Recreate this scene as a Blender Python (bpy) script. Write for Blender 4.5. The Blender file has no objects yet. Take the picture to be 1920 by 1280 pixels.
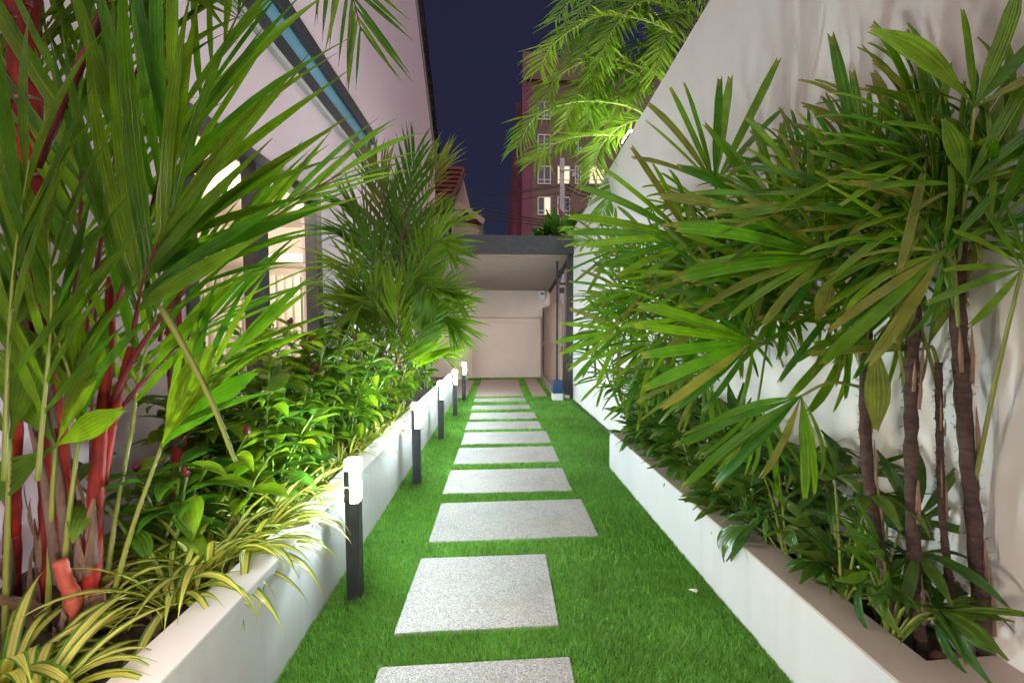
import bpy, math, random
import numpy as np
from mathutils import Vector, Matrix, Quaternion
R = math.radians
rnd = random.Random(7)
scene = bpy.context.scene
col = scene.collection

# ------------------------------------------------------------------ camera
FPX, CAMH, YAW, PITCH = 853.0, 1.25, R(4.5), R(3.0)
CX, CY = 1005.22, 657.70                       # principal point in photo pixels
cam_d = bpy.data.cameras.new('camera')
cam_d.sensor_width = 36.0
cam_d.lens = FPX / 1920 * 36.0
cam_d.shift_x = (960 - CX) / 1920
cam_d.shift_y = (CY - 640) / 1920
cam_d.clip_start, cam_d.clip_end = 0.02, 3000
cam = bpy.data.objects.new('camera', cam_d)
cam.location = (0, 0, CAMH)
cam.rotation_euler = (R(90) - PITCH, 0, -YAW)
col.objects.link(cam)
scene.camera = cam

# ------------------------------------------------------------------ night sky, sky glow, exposure
world = bpy.data.worlds.new('World')
scene.world = world
world.use_nodes = True
wn, wl = world.node_tree.nodes, world.node_tree.links
wn.clear()
sky = wn.new('ShaderNodeTexSky')
sky.sky_type = 'NISHITA'
sky.sun_disc = False
sky.sun_elevation = R(2.0)
sky.sun_rotation = R(200)
sky.air_density, sky.dust_density, sky.ozone_density = 1.0, 1.0, 4.0
tint = wn.new('ShaderNodeMix')
tint.data_type = 'RGBA'
tint.blend_type = 'MIX'
tint.inputs['Factor'].default_value = 0.92
tint.inputs['B'].default_value = (0.140, 0.113, 0.275, 1)
bg = wn.new('ShaderNodeBackground')
bg.inputs['Strength'].default_value = 0.10
wo = wn.new('ShaderNodeOutputWorld')
wl.new(sky.outputs['Color'], tint.inputs['A'])
wl.new(tint.outputs['Result'], bg.inputs['Color'])
wl.new(bg.outputs['Background'], wo.inputs['Surface'])

sun_d = bpy.data.lights.new('sun', 'SUN')      # the glow of the city over the garden, far weaker than daylight
sun_d.energy = 2.6
sun_d.angle = R(85)
sun_d.color = (1.0, 0.84, 0.86)
sun = bpy.data.objects.new('sun', sun_d)
sun.rotation_euler = Vector((-0.10, 0.66, -0.74)).to_track_quat('-Z', 'Y').to_euler()
sun.location = (4, -4, 9)
col.objects.link(sun)

vs = scene.view_settings
vs.view_transform = 'Standard'
vs.look = 'None'
vs.exposure = 0.38
vs.gamma = 1.0
vs.use_curve_mapping = False
cy = scene.cycles
cy.use_denoising = True
try:
    cy.denoiser = 'OPENIMAGEDENOISE'
except Exception:
    pass
cy.max_bounces = 8
cy.diffuse_bounces = 4
cy.glossy_bounces = 3
cy.transmission_bounces = 6
cy.transparent_max_bounces = 12
cy.sample_clamp_indirect = 6.0
cy.caustics_reflective = False
cy.caustics_refractive = False
cy.use_light_tree = True

# ------------------------------------------------------------------ picture geometry helpers
_f = Vector((math.sin(YAW) * math.cos(PITCH), math.cos(YAW) * math.cos(PITCH), -math.sin(PITCH)))
_r = Vector((math.cos(YAW), -math.sin(YAW), 0))
_u = _r.cross(_f)
_o = Vector((0, 0, CAMH))


def ray(px, py):
    return _f + _r * ((px - CX) / FPX) - _u * ((py - CY) / FPX)


def at(px, py, Y):
    d = ray(px, py)
    return _o + d * (Y / d.y)


def atx(px, py, X):
    d = ray(px, py)
    return _o + d * (X / d.x)


def on(px, py, z):
    d = ray(px, py)
    return _o + d * ((z - CAMH) / d.z)


# ------------------------------------------------------------------ object helpers
Wm = {}


def new(name, data, parent=None, M=None):
    o = bpy.data.objects.new(name, data)
    col.objects.link(o)
    M = M if M is not None else Matrix.Identity(4)
    if parent is not None:
        o.parent = parent
        o.matrix_basis = Wm[parent.name].inverted() @ M
    else:
        o.matrix_basis = M
    Wm[o.name] = M
    return o


def tag(o, label=None, cat=None, group=None, kind=None):
    if label:
        o['label'] = label
    if cat:
        o['category'] = cat
    if group:
        o['group'] = group
    if kind:
        o['kind'] = kind
    return o


def thing(name, loc, label, cat, group=None):
    o = new(name, None, None, Matrix.Translation(Vector(loc)))
    o.empty_display_size = 0.05
    return tag(o, label, cat, group)


class MB:
    def __init__(s):
        s.v, s.f, s.uv = [], [], []

    def add(s, verts, faces):
        n = len(s.v)
        s.v += [tuple(v) for v in verts]
        s.f += [tuple(i + n for i in f) for f in faces]
        return s

    def box(s, x0, x1, y0, y1, z0, z1):
        return s.hexa([(x0, y0, z0), (x1, y0, z0), (x1, y1, z0), (x0, y1, z0), (x0, y0, z1), (x1, y0, z1), (x1, y1, z1), (x0, y1, z1)])

    def hexa(s, p):
        return s.add(p, [(3, 2, 1, 0), (4, 5, 6, 7), (0, 1, 5, 4), (1, 2, 6, 5), (2, 3, 7, 6), (3, 0, 4, 7)])

    def bbox(s, x0, x1, y0, y1, z0, z1, b=0.004):
        """box with chamfered vertical and top edges"""
        def ring(i, z):
            x, X, y, Y = x0 + i, x1 - i, y0 + i, y1 - i
            c = b
            return [(x + c, y, z), (X - c, y, z), (X, y + c, z), (X, Y - c, z), (X - c, Y, z), (x + c, Y, z), (x, Y - c, z), (x, y + c, z)]
        rings = [ring(0, z0), ring(0, z1 - b), ring(b * 0.8, z1)]
        v = sum(rings, [])
        f = [tuple(range(7, -1, -1)), tuple(range(16, 24))]
        for k in range(2):
            for i in range(8):
                j = (i + 1) % 8
                f.append((k * 8 + i, k * 8 + j, k * 8 + 8 + j, k * 8 + 8 + i))
        return s.add(v, f)

    def prism(s, pts, axis, a, b):
        """extrude a polygon given in the two other axes from a to b along axis"""
        def mk(p, t):
            return {'x': (t, p[0], p[1]), 'y': (p[0], t, p[1]), 'z': (p[0], p[1], t)}[axis]
        n = len(pts)
        v = [mk(p, a) for p in pts] + [mk(p, b) for p in pts]
        f = [tuple(range(n - 1, -1, -1)), tuple(range(n, 2 * n))] + [(i, (i + 1) % n, n + (i + 1) % n, n + i) for i in range(n)]
        return s.add(v, f)

    def tube(s, pts, rad, n=8, cap=True):
        pts = [Vector(p) for p in pts]
        m = len(pts)
        if not hasattr(rad, '__len__'):
            rad = [rad] * m
        base = len(s.v)
        ref = Vector((0.3, 0.2, 1)).normalized()
        t0 = (pts[1] - pts[0]).normalized()
        if abs(t0.dot(ref)) > 0.9:
            ref = Vector((1, 0.1, 0)).normalized()
        a = t0.cross(ref).normalized()
        for i, p in enumerate(pts):
            t = (pts[min(i + 1, m - 1)] - pts[max(i - 1, 0)]).normalized()
            a = (a - t * a.dot(t)).normalized()
            b = t.cross(a)
            for k in range(n):
                an = 2 * math.pi * k / n
                s.v.append(tuple(p + (a * math.cos(an) + b * math.sin(an)) * rad[i]))
        for i in range(m - 1):
            for k in range(n):
                j = (k + 1) % n
                s.f.append((base + i * n + k, base + i * n + j, base + (i + 1) * n + j, base + (i + 1) * n + k))
        if cap:
            s.f.append(tuple(base + k for k in range(n - 1, -1, -1)))
            s.f.append(tuple(base + (m - 1) * n + k for k in range(n)))
        return s

    def build(s, name, mat, parent=None, smooth=False, org=None):
        V = np.array(s.v, dtype=np.float64)
        if parent is not None:
            o = Wm[parent.name].to_translation()
        elif org is not None:
            o = Vector(org)
        else:
            lo, hi = V.min(0), V.max(0)
            o = Vector(((lo[0] + hi[0]) / 2, (lo[1] + hi[1]) / 2, lo[2]))
        V = V - np.array(o)
        me = bpy.data.meshes.new(name)
        me.from_pydata(V.tolist(), [], s.f)
        if s.uv:
            lay = me.uv_layers.new(name='UVMap')
            li = np.zeros(len(me.loops), dtype=np.int32)
            me.loops.foreach_get('vertex_index', li)
            lay.data.foreach_set('uv', np.array(s.uv, dtype=np.float32)[li].ravel())
        me.materials.append(mat)
        if smooth:
            me.polygons.foreach_set('use_smooth', [True] * len(me.polygons))
        me.update()
        return new(name, me, parent, Matrix.Translation(o))


# ------------------------------------------------------------------ materials
def nodes(name):
    m = bpy.data.materials.new(name)
    m.use_nodes = True
    nt = m.node_tree
    nt.nodes.clear()
    out = nt.nodes.new('ShaderNodeOutputMaterial')
    return m, nt, out


def N(nt, typ, **kw):
    n = nt.nodes.new(typ)
    for k, v in kw.items():
        if k.startswith('i_'):
            n.inputs[k[2:].replace('_', ' ')].default_value = v
        else:
            setattr(n, k, v)
    return n


def mixc(nt, fac, a, b, blend='MIX'):
    n = nt.nodes.new('ShaderNodeMix')
    n.data_type = 'RGBA'
    n.blend_type = blend
    for key, val in (('Factor', fac), ('A', a), ('B', b)):
        if hasattr(val, 'is_output'):
            nt.links.new(val, n.inputs[key])
        else:
            n.inputs[key].default_value = val if key == 'Factor' else (*val[:3], 1)
    return n.outputs['Result']


def math_n(nt, op, a, b=None, c=None):
    n = nt.nodes.new('ShaderNodeMath')
    n.operation = op
    for i, v in enumerate((a, b, c)):
        if v is None:
            continue
        if hasattr(v, 'is_output'):
            nt.links.new(v, n.inputs[i])
        else:
            n.inputs[i].default_value = v
    return n.outputs[0]


def ramp(nt, fac, stops):
    n = nt.nodes.new('ShaderNodeValToRGB')
    e = n.color_ramp.elements
    while len(e) > 1:
        e.remove(e[0])
    for i, (p, c) in enumerate(stops):
        el = e[0] if i == 0 else e.new(p)
        el.position = p
        el.color = (*c[:3], 1) if hasattr(c, '__len__') else (c, c, c, 1)
    nt.links.new(fac, n.inputs[0])
    return n.outputs[0]


def noise(nt, scale, detail=3, rough=0.55, coord=None, stretch=None):
    if coord is None:
        coord = nt.nodes.new('ShaderNodeTexCoord').outputs['Object']
    if stretch:
        mp = nt.nodes.new('ShaderNodeMapping')
        mp.inputs['Scale'].default_value = stretch
        nt.links.new(coord, mp.inputs['Vector'])
        coord = mp.outputs[0]
    n = N(nt, 'ShaderNodeTexNoise', i_Scale=scale, i_Detail=detail, i_Roughness=rough)
    nt.links.new(coord, n.inputs['Vector'])
    return n.outputs['Fac']


def solid(name, c1, c2=None, scale=6, rough=0.6, bump=0.0, bscale=60, metal=0.0, spec=0.4, stretch=None, streak=0.0, emit=None):
    m, nt, out = nodes(name)
    p = N(nt, 'ShaderNodeBsdfPrincipled')
    p.inputs['Roughness'].default_value = rough
    p.inputs['Metallic'].default_value = metal
    p.inputs['Specular IOR Level'].default_value = spec
    c2 = c2 or tuple(x * 0.88 for x in c1)
    nf = ramp(nt, noise(nt, scale, 5, 0.6, stretch=stretch), [(0.32, 0.0), (0.68, 1.0)])
    c = mixc(nt, nf, c1, c2)
    if streak:
        st = ramp(nt, noise(nt, 3.0, 4, 0.6, stretch=(4, 4, 0.25)), [(0.5, 0.0), (0.75, streak)])
        c = mixc(nt, st, c, tuple(x * 0.6 for x in c1))
    nt.links.new(c, p.inputs['Base Color'])
    if bump:
        b = N(nt, 'ShaderNodeBump', i_Strength=bump, i_Distance=0.01)
        nt.links.new(noise(nt, bscale, 4, 0.6), b.inputs['Height'])
        nt.links.new(b.outputs[0], p.inputs['Normal'])
    nt.links.new(p.outputs[0], out.inputs[0])
    return m


def emitter(name, color, strength):
    m, nt, out = nodes(name)
    e = N(nt, 'ShaderNodeEmission', i_Strength=strength)
    e.inputs['Color'].default_value = (*color, 1)
    nt.links.new(e.outputs[0], out.inputs[0])
    return m


def leafmat(name, c1, c2, trans=0.3, tcol=None, rough=0.38, ribs=10, rib_amt=0.35, tip=None, varieg=None, spots=0.0, spec=0.5):
    m, nt, out = nodes(name)
    tc = nt.nodes.new('ShaderNodeTexCoord')
    sx = nt.nodes.new('ShaderNodeSeparateXYZ')
    nt.links.new(tc.outputs['UV'], sx.inputs[0])
    u, v = sx.outputs[0], sx.outputs[1]
    oi = nt.nodes.new('ShaderNodeObjectInfo')
    rn = ramp(nt, oi.outputs['Random'], [(0.0, 0.0), (1.0, 1.0)])
    c = mixc(nt, rn, c1, c2)
    nz = ramp(nt, noise(nt, 5, 4, 0.6), [(0.35, 0.72), (0.65, 1.12)])
    c = mixc(nt, 1.0, c, nz, 'MULTIPLY')
    if ribs:
        s = math_n(nt, 'SINE', math_n(nt, 'MULTIPLY', v, ribs * math.pi * 2))
        s = math_n(nt, 'MULTIPLY_ADD', s, 0.5, 0.5)
        c = mixc(nt, math_n(nt, 'MULTIPLY', s, rib_amt), c, tuple(x * 0.45 for x in c1))
    if varieg:
        d = math_n(nt, 'ABSOLUTE', math_n(nt, 'SUBTRACT', v, 0.5))
        vf = ramp(nt, d, [(0.0, 0.6), (0.03, 0.75), (0.07, 1.0), (0.26, 1.0), (0.33, 0.0)])
        c = mixc(nt, vf, c, varieg)
    if tip:
        tf = ramp(nt, math_n(nt, 'ADD', u, math_n(nt, 'MULTIPLY', math_n(nt, 'SUBTRACT', noise(nt, 9), 0.5), 0.25)), [(0.93, 0.0), (1.0, 0.6)])
        c = mixc(nt, tf, c, tip)
    if spots:
        sp = ramp(nt, noise(nt, 40, 2, 0.5), [(0.66, 0.0), (0.72, spots)])
        c = mixc(nt, sp, c, (0.16, 0.10, 0.03))
    p = N(nt, 'ShaderNodeBsdfPrincipled')
    p.inputs['Roughness'].default_value = rough
    p.inputs['Specular IOR Level'].default_value = spec * 0.6
    nt.links.new(c, p.inputs['Base Color'])
    b = N(nt, 'ShaderNodeBump', i_Strength=0.35, i_Distance=0.004)
    bh = math_n(nt, 'SINE', math_n(nt, 'MULTIPLY', v, max(ribs, 6) * math.pi * 2))
    nt.links.new(bh, b.inputs['Height'])
    nt.links.new(b.outputs[0], p.inputs['Normal'])
    t = N(nt, 'ShaderNodeBsdfTranslucent')
    tm = mixc(nt, 1.0, c, tcol or (1.7, 1.5, 0.6), 'MULTIPLY')
    nt.links.new(tm, t.inputs['Color'])
    ms = N(nt, 'ShaderNodeMixShader')
    ms.inputs[0].default_value = trans
    nt.links.new(p.outputs[0], ms.inputs[1])
    nt.links.new(t.outputs[0], ms.inputs[2])
    nt.links.new(ms.outputs[0], out.inputs[0])
    return m


def granite(name, base, dark, warm):
    m, nt, out = nodes(name)
    tc = nt.nodes.new('ShaderNodeTexCoord').outputs['Object']
    big = noise(nt, 2.2, 4, 0.6, tc)
    c = mixc(nt, ramp(nt, big, [(0.35, 0.0), (0.7, 1.0)]), base, warm)
    vo = N(nt, 'ShaderNodeTexVoronoi', i_Scale=270.0)
    nt.links.new(tc, vo.inputs['Vector'])
    cell = nt.nodes.new('ShaderNodeSeparateColor')
    nt.links.new(vo.outputs['Color'], cell.inputs[0])
    c = mixc(nt, ramp(nt, cell.outputs[0], [(0.30, 0.72), (0.36, 0.0)]), c, dark)
    c = mixc(nt, ramp(nt, cell.outputs[1], [(0.80, 0.0), (0.86, 0.6)]), c, (0.52, 0.50, 0.48))
    st = ramp(nt, noise(nt, 5.5, 5, 0.65, tc), [(0.50, 0.0), (0.78, 0.5)])
    c = mixc(nt, st, c, tuple(x * 0.55 for x in base))
    p = N(nt, 'ShaderNodeBsdfPrincipled')
    p.inputs['Roughness'].default_value = 0.75
    nt.links.new(c, p.inputs['Base Color'])
    b = N(nt, 'ShaderNodeBump', i_Strength=0.35, i_Distance=0.004)
    nt.links.new(noise(nt, 190, 2, 0.6, tc), b.inputs['Height'])
    nt.links.new(b.outputs[0], p.inputs['Normal'])
    nt.links.new(p.outputs[0], out.inputs[0])
    return m


def glassmat(name, tintc=(0.95, 0.97, 0.97), refl=1.0):
    m, nt, out = nodes(name)
    t = N(nt, 'ShaderNodeBsdfTransparent')
    t.inputs[0].default_value = (*tintc, 1)
    g = N(nt, 'ShaderNodeBsdfGlossy')
    g.inputs['Roughness'].default_value = 0.02
    g.inputs['Color'].default_value = (refl, refl, refl, 1)
    lw_ = N(nt, 'ShaderNodeLayerWeight', i_Blend=0.5)
    fc = math_n(nt, 'MULTIPLY_ADD', math_n(nt, 'POWER', lw_.outputs['Facing'], 4.0), 0.35, 0.03)
    ms = N(nt, 'ShaderNodeMixShader')
    nt.links.new(fc, ms.inputs[0])
    nt.links.new(t.outputs[0], ms.inputs[1])
    nt.links.new(g.outputs[0], ms.inputs[2])
    nt.links.new(ms.outputs[0], out.inputs[0])
    return m


def turfmat():
    m, nt, out = nodes('turf_blades')
    geo = nt.nodes.new('ShaderNodeNewGeometry')
    c = ramp(nt, geo.outputs['Random Per Island'], [(0.0, (0.055, 0.19, 0.016)), (0.45, (0.11, 0.32, 0.028)), (0.8, (0.18, 0.42, 0.05)), (1.0, (0.32, 0.52, 0.11))])
    nz = ramp(nt, noise(nt, 1.8, 4, 0.65), [(0.3, 0.7), (0.7, 1.15)])
    c = mixc(nt, 1.0, c, nz, 'MULTIPLY')
    p = N(nt, 'ShaderNodeBsdfPrincipled')
    p.inputs['Roughness'].default_value = 0.5
    p.inputs['Specular IOR Level'].default_value = 0.3
    nt.links.new(c, p.inputs['Base Color'])
    t = N(nt, 'ShaderNodeBsdfTranslucent')
    nt.links.new(c, t.inputs['Color'])
    ms = N(nt, 'ShaderNodeMixShader')
    ms.inputs[0].default_value = 0.25
    nt.links.new(p.outputs[0], ms.inputs[1])
    nt.links.new(t.outputs[0], ms.inputs[2])
    nt.links.new(ms.outputs[0], out.inputs[0])
    return m


M = {}
M['white_wall'] = solid('white_wall', (0.50, 0.492, 0.487), (0.455, 0.447, 0.442), 3, 0.75, 0.10, 90, streak=0.22)
M['warm_wall'] = solid('warm_wall', (0.70, 0.66, 0.62), (0.65, 0.61, 0.575), 2.2, 0.75, 0.05, 70, streak=0.03)
M['coping'] = solid('coping', (0.42, 0.34, 0.285), (0.36, 0.29, 0.24), 5, 0.8, 0.1, 60)
M['house_wall_pink_light'] = solid('house_wall_pink_light', (0.78, 0.63, 0.70), (0.74, 0.60, 0.68), 1.4, 0.7, 0.05, 60)  # pink light falling on the gable is put into this colour
M['dark_metal'] = solid('dark_metal', (0.035, 0.037, 0.042), (0.05, 0.052, 0.058), 12, 0.42, 0.03, 150, 0.3)
M['window_frame'] = solid('window_frame', (0.05, 0.052, 0.06), (0.07, 0.072, 0.08), 8, 0.4, 0, 50, 0.2)
M['blue_reflection'] = solid('blue_reflection', (0.22, 0.46, 0.60), (0.19, 0.42, 0.56), 3, 0.15)  # opaque blue, a sky reflection put into the pane colour
M['soffit'] = solid('soffit', (0.34, 0.25, 0.20), (0.25, 0.185, 0.15), 4, 0.5, 0, 20, stretch=(0.5, 30, 30))
M['back_wall'] = solid('back_wall', (0.66, 0.54, 0.47), (0.61, 0.50, 0.43), 2.5, 0.8, 0.06, 80)
M['gate_board'] = solid('gate_board', (0.30, 0.20, 0.15), (0.22, 0.145, 0.11), 5, 0.55, 0, 20, stretch=(20, 20, 0.6))
M['granite'] = granite('granite', (0.275, 0.255, 0.238), (0.115, 0.108, 0.10), (0.30, 0.262, 0.238))
M['pink_paving'] = granite('pink_paving', (0.36, 0.26, 0.22), (0.14, 0.11, 0.10), (0.38, 0.28, 0.24))
M['soil'] = solid('soil', (0.035, 0.022, 0.016), (0.07, 0.045, 0.032), 30, 0.95, 1.0, 45)
M['ground'] = solid('ground', (0.06, 0.055, 0.05), (0.045, 0.04, 0.04), 1, 0.9)
M['lawn_base'] = solid('lawn_base', (0.012, 0.055, 0.010), (0.02, 0.08, 0.014), 40, 0.9)
M['turf'] = turfmat()
M['lamp_glow'] = emitter('lamp_glow', (0.78, 0.97, 1.0), 430.0)
M['added_lamp_glow_warm'] = emitter('added_lamp_glow_warm', (1.0, 0.86, 0.71), 250.0)  # only for the two unseen bollards added near the camera
M['glass'] = glassmat('glass')
M['room_wall'] = solid('room_wall', (0.74, 0.66, 0.58), (0.70, 0.62, 0.54), 1, 0.8)
M['room_ceiling'] = solid('room_ceiling', (0.80, 0.74, 0.67), (0.78, 0.72, 0.65), 1, 0.8)
M['room_floor'] = solid('room_floor', (0.45, 0.38, 0.32), (0.40, 0.34, 0.28), 2, 0.3)
M['blind'] = solid('blind', (0.80, 0.77, 0.72), (0.76, 0.73, 0.68), 3, 0.7)
M['mirror_panel'] = solid('mirror_panel', (0.10, 0.10, 0.10), (0.16, 0.15, 0.14), 14, 0.12, 0, 20, spec=0.8)
M['downlight_glow'] = emitter('downlight_glow', (1.0, 0.86, 0.68), 60.0)
M['led_glow'] = emitter('led_glow', (0.80, 0.92, 1.0), 60.0)
M['roof_tile'] = solid('roof_tile', (0.16, 0.12, 0.13), (0.10, 0.08, 0.09), 9, 0.7)
M['red_tile'] = solid('red_tile', (0.16, 0.030, 0.022), (0.09, 0.018, 0.015), 6, 0.7, 0.2, 40)
M['stucco_tan'] = solid('stucco_tan', (0.30, 0.22, 0.18), (0.26, 0.19, 0.155), 2, 0.85)
M['stucco_brown'] = solid('stucco_brown', (0.120, 0.080, 0.064), (0.092, 0.060, 0.049), 1.6, 0.9, 0.3, 12)
M['stucco_pink_light'] = solid('stucco_pink_light', (0.13, 0.045, 0.070), (0.09, 0.028, 0.048), 0.6, 0.9, streak=0.5)  # pink light on the side of the block, put into the stucco colour
M['pane_dark'] = solid('pane_dark', (0.012, 0.012, 0.016), (0.02, 0.02, 0.025), 2, 0.1)
M['pane_lit'] = emitter('pane_lit', (1.0, 0.74, 0.40), 1.5)
M['frame_white'] = solid('frame_white', (0.42, 0.39, 0.39), None, 3, 0.5)
M['concrete'] = solid('concrete', (0.40, 0.39, 0.39), (0.33, 0.32, 0.32), 4, 0.85, 0.2, 30)
M['wire'] = solid('wire', (0.01, 0.01, 0.012), None, 3, 0.6)
M['motor_blue'] = solid('motor_blue', (0.020, 0.055, 0.14), (0.016, 0.045, 0.12), 4, 0.45)
M['plastic_white'] = solid('plastic_white', (0.72, 0.72, 0.71), None, 4, 0.45)
M['paper'] = solid('paper', (0.75, 0.70, 0.66), None, 9, 0.8)
M['dry_leaf'] = solid('dry_leaf', (0.20, 0.12, 0.075), (0.13, 0.075, 0.05), 12, 0.85, 0.4, 30)
# plants
M['lip_leaf'] = leafmat('lip_leaf', (0.042, 0.135, 0.008), (0.165, 0.255, 0.010), 0.40, (1.8, 2.0, 0.5), 0.27, 7, 0.30, tip=(0.10, 0.06, 0.02), spots=0.25)
M['mid_leaf'] = leafmat('mid_leaf', (0.105, 0.145, 0.022), (0.200, 0.220, 0.030), 0.40, (1.7, 1.6, 0.5), 0.32, 7, 0.30, tip=(0.14, 0.10, 0.03))
M['lip_stem'] = solid('lip_stem', (0.30, 0.018, 0.012), (0.075, 0.010, 0.009), 14, 0.6, 0.3, 60, spec=0.2, stretch=(2, 2, 0.6))
M['lip_stub'] = solid('lip_stub', (0.40, 0.085, 0.05), (0.26, 0.035, 0.025), 12, 0.6, 0.2, 60)
M['lip_stem_dark'] = solid('lip_stem_dark', (0.16, 0.012, 0.022), (0.09, 0.010, 0.018), 10, 0.38)
M['green_stem'] = solid('green_stem', (0.14, 0.20, 0.03), (0.20, 0.20, 0.04), 8, 0.45)
M['sheath'] = solid('sheath', (0.17, 0.11, 0.085), (0.10, 0.065, 0.05), 18, 0.9, 0.6, 50, stretch=(3, 3, 0.5))
M['rhapis_leaf'] = leafmat('rhapis_leaf', (0.040, 0.170, 0.010), (0.180, 0.315, 0.012), 0.38, (1.9, 1.9, 0.5), 0.30, 5, 0.32, tip=(0.30, 0.24, 0.06), spots=0.3)
M['rhapis_old'] = leafmat('rhapis_old', (0.17, 0.23, 0.035), (0.24, 0.25, 0.04), 0.35, (1.5, 1.4, 0.5), 0.42, 5, 0.30, tip=(0.34, 0.22, 0.06), spots=0.5)
M['cane'] = solid('cane', (0.105, 0.062, 0.046), (0.045, 0.028, 0.024), 26, 0.95, 1.0, 110, stretch=(1, 1, 3))
M['cane_bare'] = solid('cane_bare', (0.28, 0.18, 0.125), (0.18, 0.11, 0.08), 14, 0.8, 0.3, 40)
M['costus_leaf'] = leafmat('costus_leaf', (0.045, 0.160, 0.014), (0.210, 0.310, 0.016), 0.36, (1.7, 1.7, 0.5), 0.33, 6, 0.18, tip=(0.16, 0.14, 0.03))
M['costus_stem'] = solid('costus_stem', (0.13, 0.24, 0.05), (0.18, 0.26, 0.05), 9, 0.45)
M['bud_red'] = solid('bud_red', (0.15, 0.012, 0.022), (0.07, 0.008, 0.014), 40, 0.4)
M['spider_leaf'] = leafmat('spider_leaf', (0.100, 0.240, 0.024), (0.120, 0.250, 0.026), 0.30, (1.5, 1.4, 0.6), 0.38, 4, 0.15, varieg=(0.62, 0.58, 0.14))
M['under_leaf'] = leafmat('under_leaf', (0.034, 0.115, 0.016), (0.115, 0.190, 0.024), 0.28, (1.6, 1.6, 0.5), 0.25, 5, 0.25, tip=(0.2, 0.16, 0.05), spots=0.3)
M['areca_leaf'] = leafmat('areca_leaf', (0.130, 0.290, 0.018), (0.240, 0.360, 0.020), 0.32, (1.4, 1.5, 0.5), 0.4, 3, 0.2)
M['brom_leaf'] = leafmat('brom_leaf', (0.060, 0.230, 0.020), (0.110, 0.290, 0.026), 0.25, None, 0.35, 4, 0.2)
M['brom_pink'] = leafmat('brom_pink', (0.36, 0.08, 0.13), (0.42, 0.12, 0.16), 0.25, (1.2, 1.0, 1.0), 0.4, 4, 0.2)

# ------------------------------------------------------------------ ground, lawn, slabs
g = MB().add([(-150, -40, -0.03), (150, -40, -0.03), (150, 400, -0.03), (-150, 400, -0.03)], [(0, 1, 2, 3)]).build('ground', M['ground'])
tag(g, kind='structure')


def rwall_x(y):
    return 1.39 - 0.019 * y


def rplant_x(y):
    return 1.045 - 0.0225 * y


LAWN_X0 = -0.79
lw = MB().add([(LAWN_X0, -2, 0), (1.36, -2, 0), (1.36, 11.3, 0), (LAWN_X0, 11.3, 0)], [(0, 1, 2, 3)]).build('lawn', M['lawn_base'])
tag(lw, kind='structure')

ST = [  # x0, x1, y0, y1, label
    (-0.445, 0.255, 1.03, 1.635, 'narrow speckled granite stepping slab cut off by the bottom of the picture'),
    (-0.433, 0.242, 1.812, 2.415, 'narrow almost square granite stepping slab beside the nearest bollard lamp'),
    (-0.42, 0.578, 2.60, 3.183, 'first full-width granite slab beyond the two narrow slabs'),
    (-0.434, 0.541, 3.358, 3.918, 'full-width granite slab level with the second bollard lamp'),
    (-0.427, 0.541, 4.095, 4.645, 'third of the full-width granite slabs, level with the far end of the low planter'),
    (-0.42, 0.54, 4.785, 5.332, 'fourth of the full-width granite slabs, beside the third bollard lamp'),
    (-0.435, 0.502, 5.461, 5.924, 'fifth of the full-width granite slabs along the path'),
    (-0.426, 0.491, 6.08, 6.552, 'sixth of the full-width granite slabs, beside the fourth bollard lamp'),
    (-0.44, 0.455, 6.787, 7.18, 'seventh of the full-width granite slabs, short of the canopy'),
    (-0.448, 0.425, 7.50, 7.91, 'last granite slab before the pinkish paving under the canopy'),
]
for x0, x1, y0, y1, lab in ST:
    o = MB().bbox(x0, x1, y0, y1, -0.02, 0.016, 0.005).build('stepping_stone', M['granite'])
    o.rotation_euler.z = R(rnd.uniform(-0.5, 0.5))
    tag(o, lab, 'stepping stone', 'granite stepping slabs in the lawn')
PV = [
    (-0.45, 0.41, 8.09, 10.75, 'wide pinkish paving slab in the middle under the canopy'),
    (-1.65, -0.60, 8.0, 10.55, 'pinkish paving slab beside the farthest bollard lamp'),
    (0.57, 0.84, 8.05, 10.9, 'narrow pinkish paving slab beside the wide middle slab'),
    (0.94, 1.03, 8.1, 11.1, 'narrow paving strip along the foot of the sliding gate'),
]
for x0, x1, y0, y1, lab in PV:
    o = MB().bbox(x0, x1, y0, y1, -0.02, 0.018, 0.005).build('paving_slab', M['pink_paving'])
    tag(o, lab, 'paving slab', 'pinkish slabs under the canopy')

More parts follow.
